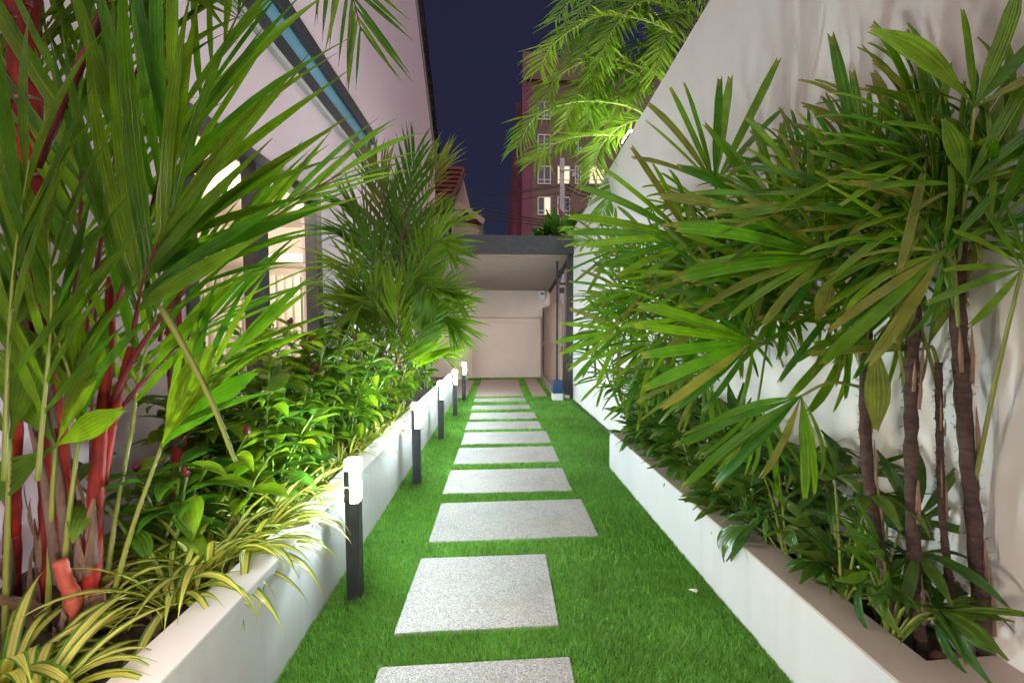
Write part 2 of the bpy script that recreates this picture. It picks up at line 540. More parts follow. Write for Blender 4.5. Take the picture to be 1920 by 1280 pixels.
# artificial turf blades
def make_turf():
    rg = np.random.default_rng(3)
    parts = []
    for y0, y1, dens, wid, ht in ((1.15, 2.3, 68000, 0.0021, 0.022), (2.3, 3.6, 42000, 0.0028, 0.023), (3.6, 5.4, 20000, 0.0042, 0.025), (5.4, 8.1, 9500, 0.0065, 0.03), (8.1, 11.15, 4500, 0.009, 0.03)):
        n = int((1.33 - LAWN_X0) * (y1 - y0) * dens)
        x = rg.uniform(LAWN_X0, 1.33, n)
        y = rg.uniform(y0, y1, n)
        keep = np.ones(n, bool)
        edge = rg.normal(0, 0.004, n)
        for a, b, c, d, _ in ST + PV:
            keep &= ~((x > a + edge) & (x < b - edge) & (y > c + edge) & (y < d - edge))
        inpl = (y < 3.9) & (x > 1.045 - 0.0225 * y + 0.004)
        keep &= ~inpl
        keep &= x < (1.39 - 0.019 * y)
        x, y = x[keep], y[keep]
        parts.append((x, y, np.full(len(x), wid), np.full(len(x), ht)))
    x, y, w, h = [np.concatenate(a) for a in zip(*parts)]
    n = len(x)
    clump = 0.5 + 0.5 * np.sin(x * 37 + 3 * np.sin(y * 23)) * np.sin(y * 31 + 2 * np.sin(x * 19))
    h = h * rg.uniform(0.6, 1.25, n) * (0.8 + 0.35 * clump)
    w = w * rg.uniform(0.7, 1.3, n)
    an = rg.uniform(0, 2 * np.pi, n)
    ln = rg.uniform(0.15, 0.95, n) * h
    la = rg.uniform(0, 2 * np.pi, n) * 0.6 + np.sin(x * 3 + y * 2.1) * 1.3
    dx, dy = np.cos(an) * w / 2, np.sin(an) * w / 2
    lx, ly = np.cos(la) * ln, np.sin(la) * ln
    z0 = np.zeros(n)
    V = np.stack([
        np.stack([x - dx, y - dy, z0], 1), np.stack([x + dx, y + dy, z0], 1),
        np.stack([x + dx * 0.8 + lx * 0.35, y + dy * 0.8 + ly * 0.35, h * 0.62], 1), np.stack([x - dx * 0.8 + lx * 0.35, y - dy * 0.8 + ly * 0.35, h * 0.62], 1),
        np.stack([x + lx, y + ly, h], 1)], 1).reshape(-1, 3)
    me = bpy.data.meshes.new('turf')
    me.vertices.add(n * 5)
    me.vertices.foreach_set('co', V.astype(np.float32).ravel())
    b = (np.arange(n) * 5)[:, None]
    loops = np.concatenate([b + np.array([0, 1, 2, 3]), b + np.array([3, 2, 4])], 1).ravel()
    me.loops.add(n * 7)
    me.loops.foreach_set('vertex_index', loops.astype(np.int32))
    me.polygons.add(n * 2)
    st = np.stack([np.arange(n) * 7, np.arange(n) * 7 + 4], 1).ravel()
    me.polygons.foreach_set('loop_start', st.astype(np.int32))
    me.polygons.foreach_set('loop_total', np.tile([4, 3], n).astype(np.int32))
    me.update(calc_edges=True)
    me.materials.append(M['turf'])
    o = new('grass', me)
    tag(o, 'short bright green artificial turf around the stepping slabs', 'grass', kind='stuff')


make_turf()

# ------------------------------------------------------------------ planters
pl = thing('planter', (-1.2, 4, 0), 'white rendered raised planter wall along the row of bollard lamps', 'planter')
MB().box(-0.905, -0.79, -2.5, 8.2, -0.02, 0.426).build('wall', M['white_wall'], pl)
MB().box(-0.908, -0.785, -2.5, 8.2, 0.4265, 0.434).build('coping', M['warm_wall'], pl)
s = MB()
nx, ny = 14, 120
for j in range(ny + 1):
    for i in range(nx + 1):
        s.v.append((-1.70 + 0.795 * i / nx, -2.5 + 10.7 * j / ny, 0.355 + rnd.uniform(-0.012, 0.022)))
for j in range(ny):
    for i in range(nx):
        a = j * (nx + 1) + i
        s.f.append((a, a + 1, a + nx + 2, a + nx + 1))
s.build('soil', M['soil'], pl, True)

pr = thing('planter', (1.2, 2, 0), 'low white planter with beige coping under the fan palms', 'planter')
xa, xb = rplant_x(-1.5), rplant_x(3.9)
MB().hexa([(xa, -1.5, -0.02), (xa + 0.12, -1.5, -0.02), (xb + 0.12, 3.9, -0.02), (xb, 3.9, -0.02), (xa, -1.5, 0.332), (xa + 0.12, -1.5, 0.332), (xb + 0.12, 3.9, 0.332), (xb, 3.9, 0.332)]).build('wall', M['white_wall'], pr)
MB().hexa([(xa - .003, -1.5, 0.3325), (xa + 0.135, -1.5, 0.3325), (xb + 0.135, 3.9, 0.3325), (xb - .003, 3.9, 0.3325), (xa - .003, -1.5, 0.342), (xa + 0.135, -1.5, 0.342), (xb + 0.135, 3.9, 0.342), (xb - .003, 3.9, 0.342)]).build('coping', M['coping'], pr)
MB().hexa([(xa + 0.1355, -1.5, -0.02), (rwall_x(-1.5) - .002, -1.5, -0.02), (rwall_x(1.1) - .002, 1.112, -0.02), (rplant_x(1.1) + 0.1355, 1.108, -0.02), (xa + 0.1355, -1.5, 0.342), (rwall_x(-1.5) - .002, -1.5, 0.342), (rwall_x(1.1) - .002, 1.112, 0.342), (rplant_x(1.1) + 0.1355, 1.108, 0.342)]).build('ledge', M['coping'], pr)
MB().box(rplant_x(3.8) + 0.12, rwall_x(3.8) - .003, 3.8, 3.899, -0.02, 0.33).build('end_wall', M['white_wall'], pr)
s = MB()
for j in range(61):
    for i in range(6):
        y = 1.1 + 2.72 * j / 60
        x0, x1 = rplant_x(y) + 0.12, rwall_x(y)
        s.v.append((x0 + (x1 - x0) * i / 5, y, 0.275 + rnd.uniform(-0.012, 0.025)))
for j in range(60):
    for i in range(5):
        a = j * 6 + i
        s.f.append((a, a + 1, a + 7, a + 6))
s.build('soil', M['soil'], pr, True)

# ------------------------------------------------------------------ garden wall on the right
def wtop(y):
    return 3.57 - 0.0865 * y


gw = thing('garden_wall', (1.45, 3, 0), 'tall off-white garden wall behind the fan palms', 'wall')
s = MB()
y0, y1 = -2.0, 7.72
s.hexa([(rwall_x(y0), y0, -0.03), (rwall_x(y0) + 0.14, y0, -0.03), (rwall_x(y1) + 0.14, y1, -0.03), (rwall_x(y1), y1, -0.03),
        (rwall_x(y0), y0, wtop(y0)), (rwall_x(y0) + 0.14, y0, wtop(y0)), (rwall_x(y1) + 0.14, y1, wtop(y1)), (rwall_x(y1), y1, wtop(y1))])
s.build('wall', M['warm_wall'], gw)
# cable along the wall foot
cb = MB().tube([(rwall_x(7.3) - 0.07, 7.4, 0.03), (rwall_x(6) - 0.06, 6.2, 0.032), (rwall_x(5) - 0.05, 5.2, 0.03), (rwall_x(4) - 0.05, 4.0, 0.03)], 0.007, 6).build('cable', M['dark_metal'], None, True)
tag(cb, 'thin dark cable lying on the turf along the foot of the tall wall', 'cable')

# ------------------------------------------------------------------ house on the left
HX = -1.70
hs = thing('house', (-4, 4, 0), 'house with pale gable wall in painted pink light and dark framed window behind the palms', 'house')
WY0, WY1, WZ0, WZ1 = 2.62, 4.50, 0.70, 2.47       # window opening
CY0, CY1, CZ0, CZ1 = -1.0, 6.3, 3.36, 3.80         # strip window, blue from a painted reflection


def rake(y):
    return 5.77 + (12.37 - y) * 0.88


w = 0.16
s = MB()
s.box(HX - w, HX, 0.9, WY0, 0, CZ0)
s.box(HX - w, HX, WY1, 12.37, 0, CZ0)
s.box(HX - w, HX, WY0, WY1, 0, WZ0)
s.box(HX - w, HX, WY0, WY1, WZ1, CZ0)
s.prism([(0.9, CZ1), (CY1, CZ1), (CY1, CZ0), (12.37, CZ0), (12.37, 5.77), (6.5, rake(6.5)), (0.9, rake(12.0))], 'x', HX - w, HX)
s.build('wall', M['house_wall_pink_light'], hs)
MB().box(-7, HX - w - .002, 12.2, 12.37, 0, 5.7).build('wall', M['house_wall_pink_light'], hs)
# strip window
b = MB()
b.box(HX - 0.12, HX + 0.035, 0.9, CY1 + .05, CZ0 - 0.02, CZ0 + 0.13)
b.box(HX - 0.12, HX + 0.05, 0.9, CY1 + .05, CZ1 - 0.13, CZ1 + 0.02)
strip = b.build('strip_window', M['window_frame'], hs)
MB().box(HX - 0.08, HX + 0.012, 0.9, CY1, CZ0 + 0.1305, CZ1 - 0.1305).build('pane', M['blue_reflection'], strip)
MB().box(HX - 0.10, HX + 0.045, 0.9, CY1 + .05, CZ0 - 0.065, CZ0 - 0.0205).build('trim', M['white_wall'], strip)
# roof with tiles along the rake
b = MB()
dy, dz = 1.0, -0.88
b.prism([(6.5, rake(6.5) + 0.02), (12.6, rake(12.6) + 0.02), (12.6, rake(12.6) + 0.16), (6.5, rake(6.5) + 0.16)], 'x', HX - 4, HX + 0.03)
rf = b.build('roof', M['roof_tile'], hs)
MB().prism([(6.5, rake(6.5) - 0.14), (12.6, rake(12.6) - 0.14), (12.6, rake(12.6) + 0.018), (6.5, rake(6.5) + 0.018)], 'x', HX + 0.002, HX + 0.028).build('barge_board', M['frame_white'], rf)
tile = MB()
tl = 0.34
for k in range(7):
    a = math.pi * k / 6
tilev = []
for L_ in (0, 1):
    for k in range(7):
        a = math.pi * k / 6
        tilev.append((math.cos(a) * 0.075, L_ * tl, math.sin(a) * 0.07 + (0.0 if L_ else 0.035)))
tile.add(tilev, [(k, k + 1, 8 + k, 7 + k) for k in range(6)] + [(0, 6, 5, 4, 3, 2, 1)])
tm = bpy.data.meshes.new('roof_tile')
tm.from_pydata(tile.v, [], tile.f)
tm.materials.append(M['roof_tile'])
ang = math.atan2(0.88, 1.0)
for k in range(17):
    y = 12.5 - k * tl * 0.86 * math.cos(ang)
    Mx = Matrix.Translation((HX + 0.05, y, rake(y) + 0.15)) @ Matrix.Rotation(math.pi - ang, 4, 'X') @ Matrix.Rotation(R(rnd.uniform(-3, 3)), 4, 'Z') @ Matrix.Scale(-1, 4, (0, 0, 1))
    new('tile', tm, rf, Mx)
# main window
win = MB()
fx0, fx1 = HX - 0.09, HX + 0.02
e = 0.085
win.box(fx0, fx1, WY0, WY1, WZ1 - e, WZ1)
win.box(fx0, fx1, WY0, WY1, WZ0, WZ0 + e)
win.box(fx0, fx1, WY0, WY0 + e, WZ0 + e, WZ1 - e)
win.box(fx0, fx1, WY1 - e * 1.3, WY1, WZ0 + e, WZ1 - e)
win.box(fx0, fx1 - .005, 3.36, 3.50, WZ0 + e, WZ1 - e)
wo_ = win.build('window', M['window_frame'], hs)
MB().box(HX - 0.045, HX - 0.038, WY0 + e, 3.36, WZ0 + e, WZ1 - e).build('pane', M['glass'], wo_)
MB().box(HX - 0.045, HX - 0.038, 3.50, WY1 - e * 1.3, WZ0 + e, WZ1 - e).build('pane', M['glass'], wo_)
# room behind the window
RX0, RX1, RY0, RY1, RZ1 = -7.0, HX - w - 0.003, 1.2, 9.0, 2.75
MB().box(RX0, RX1, RY0, RY1, 0.02, 0.10).build('room_floor', M['room_floor'], hs)
MB().box(RX0, RX1, RY0, RY1, RZ1, RZ1 + 0.1).build('room_ceiling', M['room_ceiling'], hs)
b = MB()
b.box(RX0 - 0.1, RX0, RY0, RY1, 0.1, RZ1)
b.box(RX0, RX1, RY1, RY1 + 0.1, 0.1, RZ1)
b.box(RX0, RX1, RY0 - 0.1, RY0, 0.1, RZ1)
b.build('room_wall', M['room_wall'], hs)
# dropped bulkhead, blinds and dark glossy panel seen through the glass
MB().box(-6.9, -2.3, 7.2, 8.95, 2.35, RZ1 - .003).build('bulkhead', M['room_ceiling'], hs)
for k in range(20):
    yb = 8.8
    xx = -6.2 + k * 0.15
    MB().prism([(xx, yb), (xx + 0.10, yb - 0.05), (xx + 0.12, yb - 0.035), (xx + 0.02, yb + 0.015)], 'z', 0.12, 2.2).build('blind_slat', M['blind'], hs)
mp_ = MB().box(-3.2, -2.45, 8.7, 8.76, 0.95, 2.1).build('dark_panel', M['mirror_panel'], hs)
MB().box(-3.2, -2.45, 8.69, 8.77, 0.1, 0.94).build('cabinet', M['blind'], hs)


def downlight(p, k, power=75):
    d = thing('downlight', p, k, 'lamp', 'round downlights in the lit room')
    dm = MB()
    n = 20
    dm.add([(p[0] + 0.055 * math.cos(2 * math.pi * i / n), p[1] + 0.055 * math.sin(2 * math.pi * i / n), p[2] - 0.004) for i in range(n)], [tuple(range(n))])
    dm.build('lens', M['downlight_glow'], d)
    t = MB()
    v = []
    for rr, zz in ((0.056, -0.004), (0.058, -0.012), (0.075, -0.010), (0.078, 0.0)):
        v += [(p[0] + rr * math.cos(2 * math.pi * i / n), p[1] + rr * math.sin(2 * math.pi * i / n), p[2] + zz) for i in range(n)]
    t.add(v, [(a * n + i, a * n + (i + 1) % n, (a + 1) * n + (i + 1) % n, (a + 1) * n + i) for a in range(3) for i in range(n)])
    t.build('rim', M['plastic_white'], d)
    ld = bpy.data.lights.new('downlight', 'POINT')
    ld.energy = power
    ld.color = (1.0, 0.85, 0.68)
    ld.shadow_soft_size = 0.06
    new('light', ld, d, Matrix.Translation((p[0], p[1], p[2] - 0.09)))


q = on(422, 347, RZ1)
downlight((q.x, q.y, RZ1), 'bright round downlight in the room ceiling, seen through the palm fronds')
downlight((-2.6, 3.4, RZ1), 'downlight in the room ceiling close behind the window glass')
downlight((-5.0, 4.6, RZ1), 'downlight deep in the room ceiling')
downlight((-3.4, 7.6, 2.35), 'downlight under the dropped bulkhead at the end of the room')

# ------------------------------------------------------------------ canopy and back wall
cn = thing('canopy', (-0.2, 9.4, 2.4), 'flat dark edged canopy roof with timber soffit over the end of the path', 'canopy')
cx0, cx1 = HX + 0.004, 1.236
f0, f1 = 2.475, 2.765
MB().box(cx0, cx1, 7.62, 7.76, f0, f1).build('fascia', M['dark_metal'], cn)
sb = MB()
nb = 26
for k in range(nb):
    ya, yb = 7.762 + 3.5 * k / nb, 7.762 + 3.5 * (k + 0.80) / nb
    za, zb = 2.50 - 0.36 * k / nb, 2.50 - 0.36 * (k + 0.80) / nb
    sb.hexa([(cx0 + .05, ya, za), (cx1 - .05, ya, za), (cx1 - .05, yb, zb), (cx0 + .05, yb, zb), (cx0 + .05, ya, za + .012), (cx1 - .05, ya, za + .012), (cx1 - .05, yb, zb + .012), (cx0 + .05, yb, zb + .012)])
so = sb.build('soffit_boards', M['soffit'], cn)
so['kind'] = 'stuff'
MB().hexa([(cx0, 7.762, 2.56), (cx1, 7.762, 2.56), (cx1, 11.4, 2.20), (cx0, 11.4, 2.20), (cx0, 7.762, 2.74), (cx1, 7.762, 2.74), (cx1, 11.4, 2.6), (cx0, 11.4, 2.6)]).build('roof', M['dark_metal'], cn)
MB().hexa([(cx1 - .048, 7.762, 2.46), (cx1 + .01, 7.762, 2.46), (cx1 + .01, 11.3, 2.09), (cx1 - .048, 11.3, 2.09), (cx1 - .048, 7.762, 2.514), (cx1 + .01, 7.762, 2.514), (cx1 + .01, 11.3, 2.14), (cx1 - .048, 11.3, 2.14)]).build('edge_trim', M['dark_metal'], cn)
st_ = thing('added_strip_lamp', (-0.2, 7.80, 2.44), 'slim added strip lamp out of sight behind the canopy fascia', 'lamp')  # lamp added out of sight to brighten the back wall
MB().box(-0.9, 0.5, 7.763, 7.80, 2.478, 2.497).build('housing', M['dark_metal'], st_)
MB().box(-0.89, 0.49, 7.8005, 7.806, 2.480, 2.494).build('diffuser', M['pane_lit'], st_)
ld = bpy.data.lights.new('added_strip_light', 'AREA')
ld.shape = 'RECTANGLE'
ld.size, ld.size_y = 1.3, 0.02
ld.energy = 10
ld.spread = R(95)
ld.color = (1.0, 0.82, 0.74)
new('light', ld, st_, Matrix.Translation((-0.2, 7.83, 2.45)) @ Matrix.Rotation(R(45), 4, 'X'))

bw = thing('boundary_wall', (0, 11.3, 0), 'pinkish beige rendered wall closing the path under the canopy', 'wall')
b = MB()
b.box(-3.0, 1.22, 11.22, 11.4, -0.02, 2.7)
b.build('wall', M['back_wall'], bw)
MB().box(-3.0, -0.68, 11.03, 11.2195, -0.02, 2.6).build('pilaster', M['back_wall'], bw)
MB().box(-0.679, 0.99, 11.10, 11.2195, -0.02, 1.455).build('panel', M['back_wall'], bw)
MB().box(-0.679, 0.99, 11.07, 11.0995, 1.365, 1.455).build('ledge', M['back_wall'], bw)
# alarm box, switch
al = thing('alarm_box', tuple(at(1016, 552, 11.16)), 'small white alarm box with dark window high on the beige wall', 'alarm box')
p = at(1016, 552, 11.16)
MB().bbox(p.x - 0.09, p.x + 0.09, p.y - 0.03, p.y + 0.055, p.z - 0.11, p.z + 0.10, 0.025).build('body', M['plastic_white'], al)
MB().box(p.x - 0.035, p.x + 0.045, p.y - 0.036, p.y - 0.031, p.z + 0.0, p.z + 0.035).build('window', M['pane_dark'], al)
MB().tube([p + Vector((0.03, 0.03, -0.11)), p + Vector((0.06, 0.035, -0.2)), p + Vector((0.03, 0.04, -0.32)), p + Vector((0.07, 0.05, -0.42))], 0.006, 5).build('wire', M['plastic_white'], al)
p = at(1007, 675, 11.15)
tag(MB().bbox(p.x - 0.028, p.x + 0.028, p.y - 0.03, p.y + 0.012, p.z - 0.075, p.z + 0.075, 0.012).build('switch_box', M['dark_metal']), 'small black switch box low on the beige wall beside the gate', 'switch')

# sliding gate
gt = thing('gate', (1.09, 9.6, 0.04), 'brown corrugated sliding gate with horizontal rails beside the beige wall', 'gate')
GX = 1.08
for k in range(42):
    y = 7.95 + k * 0.075
    MB().prism([(GX, y), (GX - 0.014, y + 0.012), (GX - 0.014, y + 0.052), (GX, y + 0.066), (GX + 0.02, y + 0.066), (GX + 0.02, y)], 'z', 0.09, 1.66).build('board', M['gate_board'], gt)
b = MB()
for z0_, z1_ in ((0.06, 0.11), (0.80, 0.90), (1.64, 1.71)):
    b.box(GX - 0.03, GX - 0.0145, 7.9, 11.12, z0_, z1_)
b.build('rail', M['gate_board'], gt)
MB().box(GX - 0.045, GX + 0.03, 11.13, 11.16, 0.03, 1.72).build('end_post', M['dark_metal'], gt)
MB().box(GX - 0.05, GX + 0.06, 7.8, 11.12, 0.012, 0.045).build('track', M['concrete'], gt)
po = MB().box(1.145, 1.235, 7.725, 7.86, 0.0, 2.455).build('gate_post', M['dark_metal'])
tag(po, 'broad dark steel post under the canopy edge beside the white wall', 'post')
p = on(1046, 742, 0)
po = MB().box(1.0, 1.035, 8.12, 8.155, 0.02, 2.42).build('gate_post', M['dark_metal'])
tag(po, 'slim dark steel post standing behind the blue gate motor', 'post')
b = MB()
b.box(1.036, 1.14, 7.9, 7.94, 1.98, 2.02)
b.box(1.036, 1.14, 8.12, 8.15, 2.2, 2.26)
b.box(1.05, 1.12, 7.95, 8.10, 1.85, 1.94)
b.tube([(1.04, 8.0, 2.02), (1.10, 7.98, 2.25)], 0.012, 6)
tag(b.build('bracket', M['dark_metal']), 'dark steel roller bracket between the two gate posts under the canopy', 'bracket')
mo = thing('gate_motor', (0.965, 7.62, 0), 'blue and white gate motor box standing on the turf by the gate', 'gate motor')
MB().bbox(0.875, 1.055, 7.55, 7.78, 0.0, 0.135, 0.012).build('base', M['plastic_white'], mo)
b = MB()
b.add([(0.875, 7.545, 0.136), (1.055, 7.545, 0.136), (1.055, 7.78, 0.136), (0.875, 7.78, 0.136), (0.885, 7.55, 0.31), (1.045, 7.55, 0.31), (1.045, 7.77, 0.31), (0.885, 7.77, 0.31), (0.90, 7.58, 0.345), (1.03, 7.58, 0.345), (1.03, 7.75, 0.345), (0.90, 7.75, 0.345)],
      [(3, 2, 1, 0), (8, 9, 10, 11)] + [(a + i, a + (i + 1) % 4, a + 4 + (i + 1) % 4, a + 4 + i) for a in (0, 4) for i in range(4)])
b.build('cover', M['motor_blue'], mo)
b = MB()
for z in (0.16, 0.19, 0.22, 0.25, 0.28):
    b.box(0.89, 1.04, 7.538, 7.546, z, z + 0.008)
b.build('vent', M['motor_blue'], mo)
MB().tube([(1.10, 7.72, 0.05), (1.18, 7.69, 0.05)], 0.035, 12).build('conduit', M['plastic_white'], mo)

# ------------------------------------------------------------------ bollard lamps
BOL = [(-0.672, 2.10, 'nearest bollard lamp in full view, its head lit like a figure one'), (-0.664, 3.62, 'second bollard lamp in view, beside the yellow striped grass plants'),
       (-0.66, 5.07, 'third bollard lamp, its glowing head half hidden by leaves'), (-0.63, 6.35, 'fourth bollard lamp, standing just before the farthest one'),
       (-0.615, 7.70, 'farthest bollard lamp, beside the paving under the canopy'), (-0.68, 0.58, 'added unseen bollard lamp close beside the camera, extending the row'), (-0.68, -0.95, 'added unseen bollard lamp behind the camera, extending the row')]  # last two are unseen lamps, added to light the near wall and palms


def bollard(x, y, lab, warm=False):
    b = thing('bollard_lamp', (x, y, 0), lab, 'bollard lamp', 'bollard lamps along the planter')
    h = 0.030
    lean = Matrix.Rotation(R(rnd.uniform(-0.8, 0.5)), 4, 'Y')
    MB().bbox(x - h, x + h, y - h, y + h, -0.01, 0.458, 0.003).build('post', M['dark_metal'], b)
    MB().box(x - h, x - 0.005, y - h - .003, y + h, 0.459, 0.606).build('shield', M['dark_metal'], b)
    d = MB()
    d.bbox(x - 0.0045, x + h - 0.002, y - h + .002, y + h - .002, 0.4585, 0.607, 0.003)
    d.bbox(x - h, x + h, y - h, y + h, 0.6075, 0.652, 0.004)
    d.build('diffuser', M['added_lamp_glow_warm' if warm else 'lamp_glow'], b)
    MB().box(x - 0.055, x + 0.055, y - 0.055, y + 0.055, 0.001, 0.008).build('base_plate', M['dark_metal'], b)


for i, (x, y, lab) in enumerate(BOL):
    bollard(x, y, lab, i >= 5)
# ------------------------------------------------------------------ leaf shapes shared by all plants
class Leaf:
    def __init__(s, V, F, UV):
        s.V, s.F, s.UV = np.array(V), F, np.array(UV)


def leaf_shape(prof, nu, nv, droop, power=1.6, fold=0.25, pleat=0.0, tipjag=0.0, twist=0.0, start=0.0, wav=0.0, seed=0):
    rr = random.Random(seed)
    V, UV = [], []
    x = z = 0.0
    for i in range(nu + 1):
        t = i / nu
        th = start + droop * t ** power
        if i:
            x += math.cos(th) / nu
            z -= math.sin(th) / nu
        hw = prof(t)
        tw = twist * t
        for j in range(nv + 1):
            sj = 2 * j / nv - 1
            y = hw * sj
            n = fold * abs(sj) * hw + (pleat * hw * (1 if j % 2 else -1) if 0 < i else 0) + wav * hw * math.sin(t * 9 + j * 0.8 + seed)
            y, n = y * math.cos(tw) - n * math.sin(tw), y * math.sin(tw) + n * math.cos(tw)
            ex = rr.uniform(-tipjag, tipjag * 0.3) if (i == nu and tipjag) else 0
            V.append((x + math.sin(th) * n + ex * math.cos(th), y, z + math.cos(th) * n - ex * math.sin(th)))
            UV.append((t, j / nv))
    F = []
    for i in range(nu):
        for j in range(nv):
            a = i * (nv + 1) + j
            F.append((a, a + 1, a + nv + 2, a + nv + 1))
    return Leaf(V, F, UV)


def sm(a, b, t):
    t = max(0, min(1, (t - a) / (b - a)))
    return t * t * (3 - 2 * t)


def pf_lance(t):      # palm leaflet: long, pointed
    return 0.0315 * (0.35 + 0.65 * sm(0, 0.25, t)) * (1 - sm(0.55, 1.03, t) * 0.96)


def pf_blunt(t):      # fan segment: narrow at the hub, blunt toothed end
    return 0.049 * (0.10 + 0.90 * sm(0, 0.40, t)) * (1 - 0.48 * sm(0.80, 1.0, t))


def pf_ell(t):        # elliptic leaf with a drawn out tip
    return 0.20 * max(0.02, math.sin(math.pi * min(1, t ** 0.85)) ** 0.8 * (1 - 0.25 * sm(0.7, 1, t)))


def pf_strap(t):
    return 0.026 * (0.75 + 0.25 * sm(0, 0.3, t)) * (1 - sm(0.55, 1.0, t) * 0.95)


def pf_wide(t):       # undivided young palm leaf lobe
    return 0.15 * (0.06 + 0.94 * sm(0, 0.55, t)) * (1 - 0.75 * sm(0.62, 1.0, t))


def pf_oblong(t):     # blunt broad leaflet of the low plants
    return 0.115 * (0.12 + 0.88 * sm(0, 0.42, t)) * (1 - 0.82 * sm(0.6, 1.0, t))


SH = {
    'lip': [leaf_shape(pf_lance, 9, 4, d, 1.7, 0.35, 0.10, 0.0, tw, seed=i) for i, (d, tw) in enumerate([(0.05, 0.1), (0.25, -0.2), (0.45, 0.25), (0.7, -0.1), (1.0, 0.3)])],
    'rha': [leaf_shape(pf_blunt, 10, 6, d, 2.0, 0.20, 0.19, 0.05, tw, seed=i) for i, (d, tw) in enumerate([(0.10, 0.15), (0.35, -0.25), (0.65, 0.3), (1.1, -0.3), (1.7, 0.25), (2.3, -0.15)])],
    'cos': [leaf_shape(pf_ell, 8, 4, d, 1.3, 0.35, 0, 0, tw, wav=0.05, seed=i) for i, (d, tw) in enumerate([(0.3, 0.1), (0.7, -0.2), (1.1, 0.2), (1.5, 0.0)])],
    'spi': [leaf_shape(pf_strap, 11, 4, d, pw, 0.45, 0, 0, tw, seed=i) for i, (d, pw, tw) in enumerate([(0.9, 1.6, 0.2), (1.5, 1.5, -0.2), (2.1, 1.6, 0.3), (2.6, 1.8, -0.3), (1.8, 1.1, 0.1)])],
    'wide': [leaf_shape(pf_wide, 10, 12, d, 1.6, 0.15, 0.05, 0.06, tw, seed=i) for i, (d, tw) in enumerate([(0.15, 0.1), (0.45, -0.15), (0.8, 0.15)])],
    'obl': [leaf_shape(pf_oblong, 8, 6, d, 1.4, 0.18, 0.07, 0.03, tw, seed=i) for i, (d, tw) in enumerate([(0.2, 0.1), (0.6, -0.15), (1.0, 0.2), (1.5, -0.1)])],
}
LM = {}


def leaf_mesh(shape, k, mat):
    key = (shape, k, mat)
    if key not in LM:
        L_ = SH[shape][k]
        me = bpy.data.meshes.new(shape + '_leaf')
        me.from_pydata(L_.V.tolist(), [], L_.F)
        lay = me.uv_layers.new(name='UVMap')
        li = np.zeros(len(me.loops), dtype=np.int32)
        me.loops.foreach_get('vertex_index', li)
        lay.data.foreach_set('uv', L_.UV.astype(np.float32)[li].ravel())
        me.polygons.foreach_set('use_smooth', [True] * len(me.polygons))
        me.materials.append(M[mat])
        me.update()
        LM[key] = me
    return LM[key]


def frame(p, d, n, L, wsc=1.0):
    """matrix: local x along d, local z near n, scaled"""
    d = Vector(d).normalized()
    n = Vector(n)
    n = n - d * n.dot(d)
    if n.length < 1e-4:
        n = Vector((0.1, 0.2, 1)) - d * Vector((0.1, 0.2, 1)).dot(d)
    n.normalize()
    y = n.cross(d)
    Mx = Matrix(((d.x * L, y.x * L * wsc, n.x * L, p[0]), (d.y * L, y.y * L * wsc, n.y * L, p[1]), (d.z * L, y.z * L * wsc, n.z * L, p[2]), (0, 0, 0, 1)))
    return Mx


def leaflet(parent, p, d, n, L, wsc, shape, k, mat, name='leaflet'):
    return new(name, leaf_mesh(shape, k % len(SH[shape]), mat), parent, frame(p, d, n, L, wsc))


class Acc(MB):
    """joins many leaves of one frond into one mesh with uv"""
    def leaf(s, p, d, n, L, wsc, shape, k):
        L_ = SH[shape][k % len(SH[shape])]
        Mx = np.array(frame(p, d, n, L, wsc))
        V = L_.V @ Mx[:3, :3].T + Mx[:3, 3]
        b = len(s.v)
        s.v += [tuple(v) for v in V]
        s.f += [tuple(i + b for i in f) for f in L_.F]
        s.uv += [tuple(x) for x in L_.UV]

    def tube(s, *a, **k):
        b = len(s.v)
        MB.tube(s, *a, **k)
        s.uv += [(0.5, 0.5)] * (len(s.v) - b)
        return s


def bez(pts, n):
    """smooth curve through the given points (Catmull-Rom)"""
    P = [Vector(p) for p in pts]
    P = [P[0] * 2 - P[1]] + P + [P[-1] * 2 - P[-2]]
    out = []
    m = len(P) - 3
    for i in range(n + 1):
        t = i / n * m
        k = min(int(t), m - 1)
        t -= k
        a, b, c, d = P[k:k + 4]
        out.append(0.5 * ((2 * b) + (c - a) * t + (2 * a - 5 * b + 4 * c - d) * t * t + (3 * b - a - 3 * c + d) * t ** 3))
    return out


def rv(k=1.0):
    return Vector((rnd.uniform(-k, k), rnd.uniform(-k, k), rnd.uniform(-k, k)))


def idir(deg, tilt=0.0):
    """direction as it looks in the picture plane, tilted away from (+) or towards (-) the viewer"""
    a = R(deg)
    return (_r * math.cos(a) + _u * math.sin(a) + _f * tilt).normalized()


def px(n, Y):
    return n * Y / FPX


